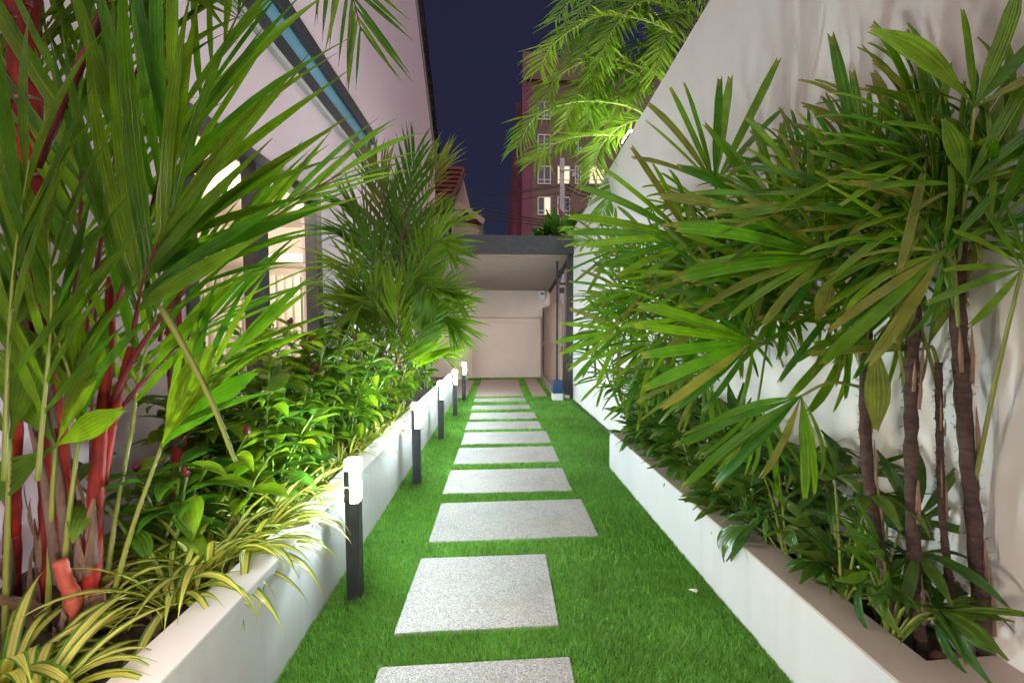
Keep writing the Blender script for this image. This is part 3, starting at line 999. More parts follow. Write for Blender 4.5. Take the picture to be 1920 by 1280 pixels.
# ------------------------------------------------------------------ pinnate frond
def frond(palm, pts, n=12, L=0.45, t0=0.3, a0=55, a1=18, nrm=None, wsc=1.0, mat='lip_leaf', stem='lip_stem_dark', rad=0.008, joined=False, kmax=4, lift=0.25, name='frond', shape='lip', jit=1.0, sides=(-1, 1), Lbase=0.75):
    c = bez(pts, 24)
    rads = [rad * (1 - 0.75 * i / 24) for i in range(25)]
    nrm = Vector(nrm) if nrm is not None else Vector((0, 0, 1))
    if joined:
        acc = Acc()
    else:
        fo = MB().tube(c, rads, 6).build(name, M[stem], palm, True)
    for i in range(n):
        t = t0 + (1 - t0) * (i + 0.5) / n
        q = (i + 0.5) / n
        x = t * 24
        k = min(int(x), 23)
        p = c[k].lerp(c[k + 1], x - k)
        T = (c[k + 1] - c[k]).normalized()
        Nn = (nrm - T * nrm.dot(T)).normalized()
        S = T.cross(Nn)
        for sgn in sides:
            an = R(a0 + (a1 - a0) * q + rnd.uniform(-5, 5) * jit)
            d = T * math.cos(an) + S * sgn * math.sin(an) + Nn * (lift + rnd.uniform(-0.12, 0.12) * jit)
            ln = L * (Lbase + (1 - Lbase) * math.sin(math.pi * min(1, q * 1.25 + 0.1)) if q < 0.7 else 1.0 - 0.35 * (q - 0.7) / 0.3) * rnd.uniform(0.9, 1.08)
            lk = rnd.randint(0, kmax)
            ln_n = Nn + S * sgn * -0.35 + rv(0.15) * jit
            if joined:
                acc.leaf(p, d, ln_n, ln, wsc * rnd.uniform(0.85, 1.15), shape, lk)
            else:
                leaflet(fo, p, d, ln_n, ln, wsc * rnd.uniform(0.85, 1.15), shape, lk, mat)
    if joined:
        fo = acc.build(name, M[mat], palm, True)
        MB().tube(c, rads, 6).build('rachis', M[stem], fo, True)
    return fo


# ------------------------------------------------------------------ fan leaf of the lady palms
def fan(palm, hub, segs, nrm, frm, mat='rhapis_leaf', shape='rha', bend=None, rad=0.0045, name='fan_leaf'):
    hub, frm = Vector(hub), Vector(frm)
    mid = frm.lerp(hub, 0.55) + (bend if bend is not None else Vector((0, 0, 0.03)))
    fo = MB().tube(bez([frm, mid, hub], 10), [rad * 1.25 - rad * 0.04 * i for i in range(11)], 6).build(name, M['green_stem'], palm, True)
    for d, L, w, k in segs:
        m = 'rhapis_old' if (mat == 'rhapis_leaf' and rnd.random() < 0.14) else mat
        leaflet(fo, hub + rv(0.002), d, Vector(nrm) + rv(0.22), L, w, shape, k, m)
    return fo


def fan_px(palm, hx, hy, Y, segs, frm, tilt=-0.1, mat='rhapis_leaf', up=0.55, k=None, w=1.0):
    hub = at(hx, hy, Y)
    nrm = -_f * 0.8 + Vector((0, 0, up)) + rv(0.2)
    out = []
    for s_ in segs:
        a, lp = s_[0], s_[1]
        ww = s_[2] if len(s_) > 2 else 1.0
        kk = s_[3] if len(s_) > 3 else (rnd.choice([0, 1, 1, 2]) if k is None else k)
        out.append((idir(a, tilt + rnd.uniform(-0.22, 0.22)), px(lp, Y) * 1.06, ww * w * 0.86, kk))
    return fan(palm, hub, out, nrm, frm, mat)


def fan_free(palm, hub, axis, n, L, spread, frm, mat='rhapis_leaf', ks=(0, 1, 2, 2, 3), shape='rha', wsc=1.0, upn=None):
    axis = Vector(axis).normalized()
    nrm = Vector(upn) if upn is not None else Vector((0, 0, 1)) + rv(0.3) - _f * 0.4
    nrm = (nrm - axis * nrm.dot(axis)).normalized()
    segs = []
    for i in range(n):
        a = R(spread) * ((i + 0.5) / n - 0.5) * 2 / 2 + R(rnd.uniform(-4, 4))
        d = Quaternion(nrm, a) @ axis
        segs.append((d + rv(0.06), L * (1 - 0.22 * abs(2 * (i + 0.5) / n - 1)) * rnd.uniform(0.88, 1.08), wsc * rnd.uniform(0.75, 1.25), rnd.choice(ks)))
    return fan(palm, hub, segs, nrm, frm, mat, shape)


def cane(palm, pts, r0, name='cane', fibre=True):
    c = bez(pts, 40)
    n = 12
    b = MB()
    rads = []
    for i in range(41):
        rads.append(r0 * 0.86 * (1 - 0.12 * i / 40) * (1 + 0.09 * math.sin(i * 1.9) + rnd.uniform(-0.07, 0.07)))
    b.tube(c, rads, n)
    for i in range(len(b.v)):
        x, y, z = b.v[i]
        b.v[i] = (x + rnd.uniform(-1, 1) * r0 * 0.07, y + rnd.uniform(-1, 1) * r0 * 0.07, z)
    co = b.build(name, M['cane'], palm, True)
    for k in range(6):      # bare strips of old leaf bases
        i = rnd.randint(2, 32)
        side = (-_f + _r * rnd.uniform(-0.9, 0.9)).normalized()
        st = MB()
        p0, p1 = c[i] + side * r0 * 0.93, c[min(40, i + rnd.randint(3, 6))] + side * r0 * 1.02
        st.tube([p0, p0.lerp(p1, 0.5) + side * r0 * 0.12, p1 + side * r0 * 0.12], [r0 * 0.24, r0 * 0.26, r0 * 0.04], 6)
        st.build('leaf_base', M['cane_bare'], co, True)
    if fibre:
        fb = MB()
        for k in range(420):
            i = rnd.randint(1, 39)
            a = rnd.uniform(0, 6.28)
            e = Vector((math.cos(a), math.sin(a), 0))
            tg = Vector((-math.sin(a), math.cos(a), rnd.uniform(-0.8, 0.8)))
            p0 = c[i] + e * r0 * 0.9
            L_ = r0 * rnd.uniform(0.3, 1.0)
            fb.tube([p0, p0 + e * L_ * 0.30 + tg * L_ * 0.5, p0 + e * L_ * rnd.uniform(-0.1, 0.45) + tg * L_ * 0.9], 0.0005, 3, False)
        f_ = fb.build('fibre', M['cane'], co)
        f_['kind'] = 'stuff'
    return c


# ------------------------------------------------------------------ lady palms on the right
camN = -_f
def rp(name_label, base, pts, r0, fib=True):
    o = thing('fan_palm', base, name_label, 'fan palm', 'fan palms in the low planter')
    return o, cane(o, pts, r0, fibre=fib)


b1 = Vector((1.215, 1.20, 0.27))
P1, c1 = rp('fan palm whose fibrous cane leans towards the path, next to the coping corner', b1, [on(1684, 1195, 0.27), at(1632, 930, 1.30), at(1622, 760, 1.32), at(1625, 600, 1.34), at(1622, 470, 1.36)], 0.0195)
P2, c2 = rp('fan palm with thick fibrous cane beside the coping corner and the red flower', (1.2, 1.18, 0.27), [on(1728, 1232, 0.27), at(1712, 1000, 1.2), at(1708, 800, 1.22), at(1712, 640, 1.24), at(1726, 480, 1.27)], 0.0205)
P3, c3 = rp('tallest fan palm with shaggy cane standing against the wall, nearest the picture edge', (1.31, 1.135, 0.27), [at(1848, 1236, 1.135), at(1826, 980, 1.135), at(1806, 760, 1.14), at(1796, 560, 1.14), at(1800, 420, 1.14)], 0.0225)
P4, c4 = rp('fan palm with thin bare cane between the two thickest canes', (1.29, 1.19, 0.27), [at(1797, 1215, 1.19), at(1768, 980, 1.19), at(1762, 820, 1.19), at(1760, 680, 1.19)], 0.0115)
P5, c5 = rp('fan palm with forked dark canes in front of the white wall, behind the leaning cane', (1.25, 1.75, 0.27), [(1.26, 1.75, 0.27), at(1645, 780, 1.76), at(1648, 690, 1.76), at(1640, 560, 1.78)], 0.019)
P6, c6 = rp('fan palm with dark cane just behind the yellowing drooping leaf', (1.2, 2.1, 0.27), [(1.2, 2.1, 0.27), at(1478, 850, 2.12), at(1482, 700, 2.13), at(1475, 520, 2.15), at(1470, 430, 2.15)], 0.019)
P7, c7 = rp('fan palm with upright dark leaf fan against the wall, halfway along the planter', (1.2, 2.6, 0.27), [(1.22, 2.6, 0.27), at(1370, 760, 2.6), at(1365, 560, 2.6), at(1350, 420, 2.6)], 0.019)
P8, c8 = rp('fan palm arching over the path near the far end of the low planter', (1.12, 3.1, 0.27), [(1.15, 3.1, 0.27), at(1285, 740, 3.1), at(1275, 560, 3.1), at(1262, 430, 3.05)], 0.02)
P9, c9 = rp('farthest fan palm, at the very end of the low planter', (1.12, 3.6, 0.27), [(1.12, 3.62, 0.27), at(1215, 740, 3.6), at(1205, 620, 3.55), at(1200, 520, 3.5)], 0.018)
cane(P5, [c5[12], at(1668, 730, 1.74), at(1672, 640, 1.72), at(1690, 560, 1.7)], 0.017, 'cane')
cane(P6, [(1.26, 2.0, 0.27), at(1530, 900, 2.0), at(1535, 760, 2.0), at(1530, 640, 2.0)], 0.012, 'cane')
cane(P7, [(1.24, 2.45, 0.27), at(1420, 800, 2.45), at(1432, 660, 2.45)], 0.015, 'cane')

fan_px(P3, 1827, 202, 1.0, [(93, 195, 1.15, 0), (72, 225, 1.25, 1), (50, 200, 1.2, 1), (30, 190, 1.1), (150, 150, 0.9, 2)], c3[38], w=1.15)
fan_px(P3, 1812, 348, 1.0, [(62, 240, 1.2, 0), (48, 250, 1.1, 1), (34, 230, 1.1, 1), (176, 185, 0.9, 1), (20, 190, 1.0), (200, 120, 1.0, 2), (84, 150, 1.0)], c3[34])
fan_px(P2, 1622, 376, 1.28, [(152, 250), (137, 215), (120, 200), (103, 315, 0.9, 0), (95, 250, 1, 0), (84, 190), (168, 235), (182, 240), (70, 210), (196, 190, 1, 2), (55, 170), (210, 140, 1, 3)], c2[37])
fan_px(P2, 1682, 312, 1.42, [(127, 245), (112, 245), (98, 195, 1.4), (84, 190, 1.3), (66, 150), (148, 220), (42, 170), (165, 180), (25, 160)], c2[39], mat='rhapis_old')
fan_px(P1, 1550, 482, 1.30, [(150, 240), (160, 285), (168, 300), (176, 275), (184, 270), (194, 255, 1, 2), (204, 215, 1, 2), (216, 185, 1, 3), (138, 190), (122, 150), (100, 120), (232, 150, 1, 3)], c1[38])
fan_px(P3, 1768, 472, 1.02, [(212, 250, 0.9, 2), (224, 300, 1.0, 1), (243, 250, 1.1, 2), (264, 190, 1.0, 3), (196, 210, 0.8, 3), (288, 160, 0.8, 3), (176, 170, 0.8, 2), (58, 170), (30, 160), (125, 150), (90, 160)], c3[30])
fan_px(P6, 1413, 640, 1.55, [(160, 232, 1.0, 1), (172, 232, 1.05, 0), (186, 225, 1.15, 0), (199, 232, 1.1, 1), (211, 225, 0.9, 1), (223, 200, 0.8, 2), (238, 165, 0.8, 2), (142, 150, 0.7), (118, 110, 0.7), (258, 130, 0.7, 2), (95, 90, .6)], c6[22], mat='rhapis_leaf')
fan_px(P1, 1502, 742, 1.30, [(208, 290, 0.9, 2), (216, 290, 1.0, 2), (228, 250, 1.1, 2), (248, 180, 1.0, 2), (265, 190, 1.4, 1), (279, 190, 1.3, 1), (196, 260, 0.8, 2), (292, 150, 0.9, 2), (184, 200, 0.8, 3)], c1[22], w=0.85)
fan_px(P8, 1162, 620, 2.7, [(200, 120), (172, 110), (152, 100), (226, 125), (246, 115), (188, 120), (213, 120), (134, 90), (268, 95), (112, 80)], c8[20], w=0.9)
fan_px(P7, 1340, 348, 2.0, [(117, 190, 0.8, 0), (104, 200, 0.8, 0), (92, 180, 0.9, 0), (80, 225, 0.8, 0), (66, 225, 0.75, 0), (52, 200, 0.8, 1), (130, 190, 0.8), (142, 170, 0.8), (157, 160, 0.8), (38, 150, .8)], c7[38])
fan_px(P7, 1298, 452, 2.1, [(163, 235, 0.8, 1), (171, 230, 0.8, 1), (180, 205, 0.9, 1), (151, 230, 0.8, 1), (140, 220, 0.8, 0), (129, 200, 0.8, 0), (191, 190, 0.9, 2), (202, 150), (115, 160), (100, 150), (215, 130)], c7[30])
fan_px(P3, 1917, 502, 0.98, [(120, 170, 1.0), (148, 150), (196, 190, 1.0, 2), (102, 200), (80, 200), (178, 150), (225, 150, 1, 2)], c3[12])
fan_px(P5, 1600, 610, 1.5, [(205, 160, .9, 2), (225, 190, 1.0, 2), (245, 190, 1.1, 2), (265, 170, 1.2, 1), (285, 150, 1, 2), (170, 170), (150, 150), (310, 120), (120, 120)], c5[34])
fan_px(P6, 1470, 560, 1.75, [(150, 190), (165, 220), (178, 230), (190, 220), (205, 200), (220, 170, 1, 2), (135, 160), (110, 140), (85, 140), (60, 130), (240, 140, 1, 2)], c6[32])
fan_px(P6, 1460, 420, 1.75, [(150, 220), (135, 230), (120, 210), (105, 200), (90, 190), (75, 180), (60, 190), (165, 230), (178, 210), (40, 160)], c6[39])
fan_px(P5, 1660, 520, 1.62, [(95, 260, .9, 0), (110, 240, .9, 0), (80, 250, .9, 0), (65, 230, .9), (125, 210, .9), (50, 210), (140, 200), (35, 180)], c5[38])
fan_px(P4, 1738, 655, 1.26, [(100, 240, .9, 0), (112, 220, .9, 0), (88, 240, .9, 0), (76, 230), (178, 230, .8, 1), (172, 210, .7, 1), (262, 70, 1, 1)], c4[39])

for hx, hy, Y, a, lp, ww, kk in ((1827, 202, 1.0, 136, 262, 1.0, 1), (1812, 345, 1.0, 113, 140, 1.25, 0), (1640, 630, 1.25, 268, 190, 0.85, 0), (1560, 510, 1.25, 250, 100, 1.1, 0), (1700, 480, 1.15, 262, 180, 0.8, 0)):
    lf = MB().tube([at(hx, hy, Y), at(hx, hy, Y) + (c3[38] - at(hx, hy, Y)) * 0.5, c3[38]] if hx > 1800 else [at(hx, hy, Y), at(hx + 15, hy - 15, Y + .05), c2[34]], 0.004, 6).build('fan_leaf', M['green_stem'], P3 if hx > 1800 else P2, True)
    leaflet(lf, at(hx, hy, Y), idir(a, -0.12), camN + Vector((0, 0, .5)) + rv(.2), px(lp, Y), ww, 'wide', kk, 'rhapis_leaf' if hx > 1800 else 'rhapis_old')
EXTRA = [(P3, c3, 1880, 300, 1.02, 125, 100), (P3, c3, 1780, 300, 1.15, 110, 160), (P2, c2, 1730, 230, 1.4, 100, 150), (P2, c2, 1700, 420, 1.35, 150, 190), (P5, c5, 1600, 300, 1.7, 110, 160), (P5, c5, 1560, 380, 1.7, 140, 170),
         (P6, c6, 1500, 330, 1.85, 105, 150), (P6, c6, 1440, 500, 1.6, 185, 170), (P6, c6, 1390, 560, 1.7, 195, 150), (P7, c7, 1330, 520, 1.9, 180, 170), (P7, c7, 1290, 600, 1.9, 205, 160), (P8, c8, 1235, 470, 2.3, 165, 170), (P8, c8, 1215, 540, 2.3, 185, 170),
         (P8, c8, 1230, 640, 2.3, 215, 150), (P9, c9, 1165, 540, 2.8, 180, 180), (P9, c9, 1150, 470, 2.9, 160, 170), (P7, c7, 1320, 700, 1.9, 235, 140), (P6, c6, 1420, 760, 1.6, 250, 130), (P1, c1, 1580, 560, 1.4, 200, 170), (P4, c4, 1700, 560, 1.3, 215, 140), (P3, c3, 1860, 430, 1.0, 40, 170), (P3, c3, 1760, 380, 1.12, 95, 200)]
for k in range(34):
    tt = rnd.random()
    Pc = rnd.choice(((P1, c1, 1.4, (1480, 1640), (280, 560)), (P2, c2, 1.35, (1600, 1760), (220, 520)), (P3, c3, 1.12, (1720, 1860), (240, 500)), (P5, c5, 1.85, (1500, 1700), (300, 560)), (P6, c6, 2.0, (1380, 1560), (360, 640)), (P7, c7, 2.4, (1280, 1440), (400, 680)), (P8, c8, 2.8, (1180, 1330), (430, 700))))
    EXTRA.append((Pc[0], Pc[1], rnd.uniform(*Pc[3]), rnd.uniform(*Pc[4]), Pc[2] * rnd.uniform(0.94, 1.06), rnd.uniform(70, 215), rnd.uniform(130, 220)))
rnd.seed(77)
for P, c, hx, hy, Y, deg, spr in EXTRA:
    fan_px(P, hx, hy, Y, [(deg + spr * ((i + .5) / 10 - .5), px(1, 1) * 0 + rnd.uniform(0.24, 0.34) * FPX / Y, rnd.uniform(.55, 0.9), rnd.choice([0, 1, 1, 2, 2])) for i in range(10)], c[rnd.randint(22, 38)], tilt=rnd.uniform(-.3, .1), up=rnd.uniform(.3, .9))
rnd.seed(21)
for (P, c, n, Y0, Y1, xr, yr) in ((P7, c7, 20, 1.9, 2.7, (1270, 1440), (380, 680)), (P8, c8, 30, 2.5, 3.3, (1150, 1330), (400, 730)), (P9, c9, 26, 2.9, 3.9, (1110, 1250), (430, 740)), (P6, c6, 15, 1.8, 2.3, (1400, 1560), (360, 650)), (P5, c5, 9, 1.5, 2.0, (1560, 1720), (420, 580)), (P2, c2, 4, 1.3, 1.6, (1640, 1760), (340, 520)), (P3, c3, 4, 1.05, 1.25, (1740, 1860), (280, 520))):
    for i in range(n):
        hub = at(rnd.uniform(*xr), rnd.uniform(*yr), rnd.uniform(Y0, Y1))
        hub.x = min(hub.x, rwall_x(hub.y) - 0.10)
        frm = c[rnd.randint(18, 40)]
        out = (hub - frm)
        ax = Vector((out.x - 0.25, out.y * 0.6 - 0.1, out.z * 0.5)) + rv(0.16)
        if ax.x > 0:
            ax.x *= 0.2
        fan_free(P, hub, ax, rnd.randint(8, 12), rnd.uniform(0.27, 0.37), rnd.uniform(150, 260), frm, wsc=0.66)

# ------------------------------------------------------------------ low leafy plants under the fan palms
rnd.seed(31)
UND = 'leafy seedlings under the fan palms'
spots = []
for i in range(30):
    y = 1.24 + 2.6 * (i + rnd.uniform(0, 0.8)) / 30
    spots.append((rplant_x(y) + 0.14 + rnd.uniform(0.0, 0.12), y))
for i, (x, y) in enumerate(spots):
    zone = 0 if y < 1.45 else 1 if y < 2.0 else 2 if y < 2.8 else 3
    o = thing('seedling_palm', (x, y, 0.275), ('broad-leaved seedling among the thick canes by the coping corner', 'broad-leaved seedling under the drooping yellowish fan', 'broad-leaved seedling halfway along the low planter', 'small-looking seedling at the far end of the low planter')[zone], 'seedling', 'leafy seedlings ' + ('by the thick canes', 'under the drooping fan', 'halfway along the low planter', 'at the far end of the low planter')[zone])
    if i == 2:
        o['label'] = 'low broad-leaved seedling spilling over the coping below the leaning cane'
        del o['group']
    nf = rnd.randint(7, 11)
    for j in range(nf):
        a = rnd.uniform(0, 6.283)
        hgt = rnd.uniform(0.04, 0.52) ** 1.15
        reach = rnd.uniform(0.04, 0.16)
        ox = math.cos(a) * reach
        if rnd.random() < 0.25:
            ox = -abs(ox)
        elif ox < 0:
            ox *= 0.4
        hub = Vector((min(x + ox, rwall_x(y) - 0.07), y + math.sin(a) * reach, 0.30 + hgt))
        ax = Vector((ox * 4 - 0.05, math.sin(a) * 0.6 - 0.1, rnd.uniform(-0.1, 0.9)))
        fan_free(o, hub, ax, rnd.randint(4, 7), rnd.uniform(0.16, 0.27), rnd.uniform(120, 230), (x, y, 0.28), 'under_leaf', (0, 1, 1, 2, 3), 'obl', 0.75)

# ------------------------------------------------------------------ red-stemmed palms on the left
rnd.seed(5)
SOIL = 0.36


def red_stem(palm, pts, r0, r1, mat='lip_stem'):
    c = bez(pts, 20)
    so = MB().tube(c, [r0 + (r1 - r0) * i / 20 + 0.0015 * math.sin(i * 2.1) for i in range(21)], 12).build('stem', M[mat], palm, True)
    for k in range(3):
        i = rnd.randint(0, 5)
        st = MB()
        side = (-_f + _r * rnd.uniform(-1, 1)).normalized()
        st.tube([c[i] + side * r0, c[i + 2] + side * r0 * 1.15, c[i + 4] + side * r0 * (1.2 + rnd.random() * 0.8)], [r0 * 0.6, r0 * 0.4, 0.001], 6)
        st.build('sheath', M['sheath'], so, True)
    return c


def red_ring(palm, c, i, r):
    a, b_ = c[i], c[i + 1]
    MB().tube([a, a.lerp(b_, 0.14) + rv(.004)], [r * 1.05, r * 1.01], 12).build('leaf_scar', M['sheath'], palm, True)


L1 = thing('red_stem_palm', (-1.17, 1.36, SOIL), 'large palm clump with bright red stems filling the near corner by the picture edge', 'palm', None)
ca = red_stem(L1, [on(160, 1195, SOIL), at(170, 1080, 1.40), at(178, 960, 1.42), at(188, 820, 1.44), at(205, 640, 1.46), at(208, 520, 1.47)], 0.026, 0.011)
cb_ = red_stem(L1, [on(120, 1205, SOIL), at(138, 1130, 1.34), at(124, 1090, 1.33), at(112, 1050, 1.325)], 0.021, 0.016, 'lip_stub')
cc = red_stem(L1, [on(178, 1175, SOIL), at(176, 1000, 1.45), at(190, 900, 1.46), at(212, 790, 1.46), at(245, 650, 1.45)], 0.024, 0.0085)
cd = red_stem(L1, [on(24, 1130, SOIL), at(26, 960, 1.45), at(32, 800, 1.45), at(36, 690, 1.45)], 0.020, 0.010)
ce = red_stem(L1, [on(150, 1180, SOIL), at(100, 800, 1.42), at(70, 560, 1.40), at(58, 330, 1.39), at(46, 150, 1.38), at(40, -40, 1.38)], 0.028, 0.034)
for i in (9, 12, 15, 18):
    red_ring(L1, ce, i, 0.036)
cf = red_stem(L1, [on(80, 1150, SOIL), at(82, 950, 1.5), at(76, 800, 1.5)], 0.014, 0.010)
for pts in ([on(90, 1180, SOIL), at(97, 960, 1.38), at(105, 830, 1.38)], [on(10, 1200, SOIL), at(14, 1000, 1.36), at(20, 820, 1.36)], [on(195, 1180, SOIL), at(245, 1000, 1.42), at(302, 838, 1.44)], [on(190, 1170, SOIL), at(215, 980, 1.5), at(248, 800, 1.52)], [on(125, 1190, SOIL), at(124, 1030, 1.37), at(138, 900, 1.38), at(150, 800, 1.4)]):
    MB().tube(bez(pts, 12), [0.0085 - 0.0003 * i for i in range(13)], 8).build('petiole', M['green_stem'], L1, True)
# dead sheaths at the foot
for k in range(16):
    p = on(rnd.uniform(60, 230), rnd.uniform(1120, 1200), SOIL)
    d = Vector((rnd.uniform(-0.5, 0.5), rnd.uniform(-0.5, 0.3), rnd.uniform(0.2, 1.2)))
    leaflet(L1, p, d, rv(1), rnd.uniform(0.10, 0.22), rnd.uniform(1.5, 3), 'lip', rnd.randint(1, 4), 'dry_leaf', 'sheath')

for k in range(26):
    cc_ = rnd.choice((ca, cc, cd, ce, cf))
    i = rnd.randint(0, 8)
    side = (-_f + _r * rnd.uniform(-1, 1)).normalized()
    leaflet(L1, cc_[i] + side * 0.02, (cc_[i + 1] - cc_[i]).normalized() + side * rnd.uniform(0, .35), side, rnd.uniform(0.10, 0.20), rnd.uniform(1.5, 3), 'lip', rnd.randint(0, 2), 'dry_leaf', 'sheath')
for cc_, rr_ in ((ca, 0.024), (cc, 0.023), (cd, 0.019)):
    for i in (3, 5, 7, 9):
        red_ring(L1, cc_, i, rr_ - 0.0007 * i)
# fronds given by the line of their midrib; the viewer sees them from the side and from below
camN = -_f
# dark red petiole of the tall stem, crown above the picture
frond(L1, [at(66, 312, 1.32), at(120, 190, 1.31), at(185, 40, 1.30), at(255, -160, 1.27), at(330, -330, 1.22), at(440, -420, 1.15)], 15, 0.46, 0.42, 62, 30, camN + Vector((0, 0, .3)), 1.15, rad=0.013, lift=-0.15, kmax=3)
frond(L1, [at(52, 10, 1.32), at(40, -160, 1.3), at(10, -330, 1.25), at(-90, -420, 1.2)], 12, 0.48, 0.3, 75, 40, camN + Vector((0, 0, .3)), 1.1, rad=0.012, lift=-0.1)
frond(L1, [at(60, 60, 1.45), at(90, -60, 1.5), at(170, -180, 1.5), at(300, -230, 1.45)], 12, 0.5, 0.3, 80, 40, camN + Vector((0, 0, .2)), 1.1, rad=0.011, lift=-0.1)
# upright frond fanning to the upper right
frond(L1, [at(208, 600, 1.46), at(238, 520, 1.42), at(268, 440, 1.38), at(300, 330, 1.34), at(330, 210, 1.3)], 11, 0.72, 0.20, 40, 20, camN, 0.78, rad=0.008, lift=0.05, kmax=1, Lbase=0.9)
frond(L1, [at(246, 640, 1.45), at(262, 560, 1.38), at(285, 480, 1.32), at(330, 390, 1.26)], 8, 0.70, 0.2, 34, 10, camN, 0.85, rad=0.007, lift=0.1, kmax=1, Lbase=0.95)
# long sweep over to the right
frond(L1, [at(205, 760, 1.45), at(270, 640, 1.40), at(370, 520, 1.36), at(500, 410, 1.34), at(640, 325, 1.34)], 12, 0.44, 0.28, 26, 12, camN + Vector((0, 0, .6)), 0.75, rad=0.008, lift=0.02, kmax=2)
frond(L1, [at(215, 780, 1.5), at(290, 690, 1.5), at(370, 620, 1.55), at(450, 560, 1.6)], 6, 0.44, 0.3, 30, 14, camN + Vector((0, 0, .7)), 0.7, rad=0.007, lift=0.0, kmax=2)
frond(L1, [at(302, 838, 1.44), at(345, 760, 1.42), at(405, 690, 1.42), at(470, 640, 1.42)], 8, 0.38, 0.1, 30, 14, camN + Vector((0, 0, .5)), 0.9, rad=0.006, lift=0.0, kmax=2, stem='green_stem')
# uprights behind
frond(L1, [at(160, 640, 1.6), at(185, 480, 1.6), at(215, 300, 1.6), at(260, 120, 1.6), at(330, -40, 1.55)], 12, 0.56, 0.15, 38, 16, camN, 0.8, rad=0.008, lift=0.1, kmax=2)
frond(L1, [at(300, 640, 1.7), at(320, 500, 1.7), at(345, 330, 1.7), at(390, 150, 1.68), at(460, 0, 1.65)], 8, 0.52, 0.3, 34, 16, camN, 0.7, rad=0.007, lift=0.1, kmax=2)
frond(L1, [at(140, 560, 1.45), at(150, 440, 1.42), at(150, 300, 1.4), at(130, 170, 1.36)], 9, 0.52, 0.15, 38, 16, camN, 0.85, rad=0.007, lift=0.1, kmax=1)
# leaves in front of and behind the tall stem
frond(L1, [at(8, 900, 1.22), at(14, 700, 1.2), at(26, 500, 1.18), at(55, 300, 1.16)], 7, 0.50, 0.25, 30, 8, camN, 0.9, rad=0.006, lift=0.05, kmax=1, stem='green_stem')
frond(L1, [at(70, 900, 1.24), at(84, 740, 1.22), at(96, 580, 1.2), at(90, 430, 1.19)], 7, 0.40, 0.2, 34, 10, camN, 0.95, rad=0.006, lift=0.05, kmax=1, stem='green_stem')
for k, (x0_, x1_) in enumerate(((20, -20), (70, 40), (120, 150), (170, 210), (30, 60))):
    frond(L1, [at(x0_, 900, 1.75), at(x0_ + 6, 650, 1.75), at((x0_ + x1_) / 2, 400, 1.75), at(x1_, 170, 1.7), at(x1_ + 30, 40, 1.65)], 13, 0.46, 0.1, 46, 20, camN + rv(.3), 0.85, rad=0.006, lift=0.05, kmax=3, joined=True)
# low arching ones
frond(L1, [at(150, 800, 1.4), at(130, 700, 1.36), at(90, 600, 1.32), at(40, 540, 1.28)], 7, 0.46, 0.1, 44, 16, camN, 1.0, rad=0.006, lift=0.05, kmax=1, stem='green_stem')
frond(L1, [at(248, 800, 1.52), at(262, 700, 1.5), at(290, 600, 1.48), at(300, 500, 1.46)], 8, 0.48, 0.1, 34, 14, camN, 0.9, rad=0.006, lift=0.05, kmax=1, stem='green_stem')
# undivided pleated young leaves
for hx, hy, Y, segs in ((105, 836, 1.36, [(30, 130, 1.2, 1), (213, 185, 1.1, 1), (62, 200, .8, 0), (118, 190, 1.0, 0)]), (44, 742, 1.34, [(128, 120, 1.3, 0), (62, 115, 1.3, 0)]), (302, 838, 1.42, [(62, 210, 1.0, 0), (42, 220, .8, 1)]), (20, 822, 1.34, [(70, 210, 1.0, 0), (120, 240, 1.0, 0)]), (150, 800, 1.38, [(92, 230, 1.0, 0), (75, 210, .9, 0)]), (5, 640, 1.28, [(80, 200, .9, 0), (50, 190, .8, 0)])):
    for a, lp, ww, kk in segs:
        leaflet(L1, at(hx, hy, Y), idir(a, -0.1), camN + rv(0.4), px(lp, Y), ww, 'wide', kk, 'lip_leaf', 'young_leaf')
# stray dead blade and a single drooping stalk in front of the shrubs
leaflet(L1, at(222, 170, 1.36), idir(-82), camN, px(250, 1.36), 0.9, 'lip', 0, 'dry_leaf', 'dead_leaflet')
leaflet(L1, at(460, 265, 1.5), idir(208), camN, px(150, 1.5), 1.3, 'lip', 1, 'dry_leaf', 'dead_leaflet')
st = MB().tube(bez([at(302, 575, 1.3), at(350, 660, 1.3), at(400, 760, 1.3), at(432, 842, 1.3), at(442, 865, 1.3)], 14), [0.009 - 0.0003 * i for i in range(15)], 6).build('leaf_stalk', M['green_stem'], L1, True)
# the tip of a frond hanging in from above
L2 = thing('red_stem_palm', (-1.35, 2.0, SOIL), 'palm whose frond tip hangs down from the top edge before the pink-lit gable', 'palm')
red_stem(L2, [(-1.38, 2.05, SOIL), (-1.40, 2.08, 1.6), (-1.36, 2.05, 2.7), (-1.30, 2.0, 3.1)], 0.03, 0.028)
frond(L2, [Vector((-1.30, 2.0, 3.1)), at(480, -330, 2.0), at(590, -170, 2.0), at(650, -40, 2.0), at(678, 60, 2.0)], 13, 0.40, 0.35, 42, 16, camN, 0.75, rad=0.009, lift=0.05, kmax=1)
frond(L2, [Vector((-1.30, 2.0, 3.1)), at(330, -330, 1.9), at(260, -260, 1.8), at(200, -120, 1.75)], 12, 0.42, 0.3, 60, 25, camN, 0.9, rad=0.009, lift=0.0, kmax=2)

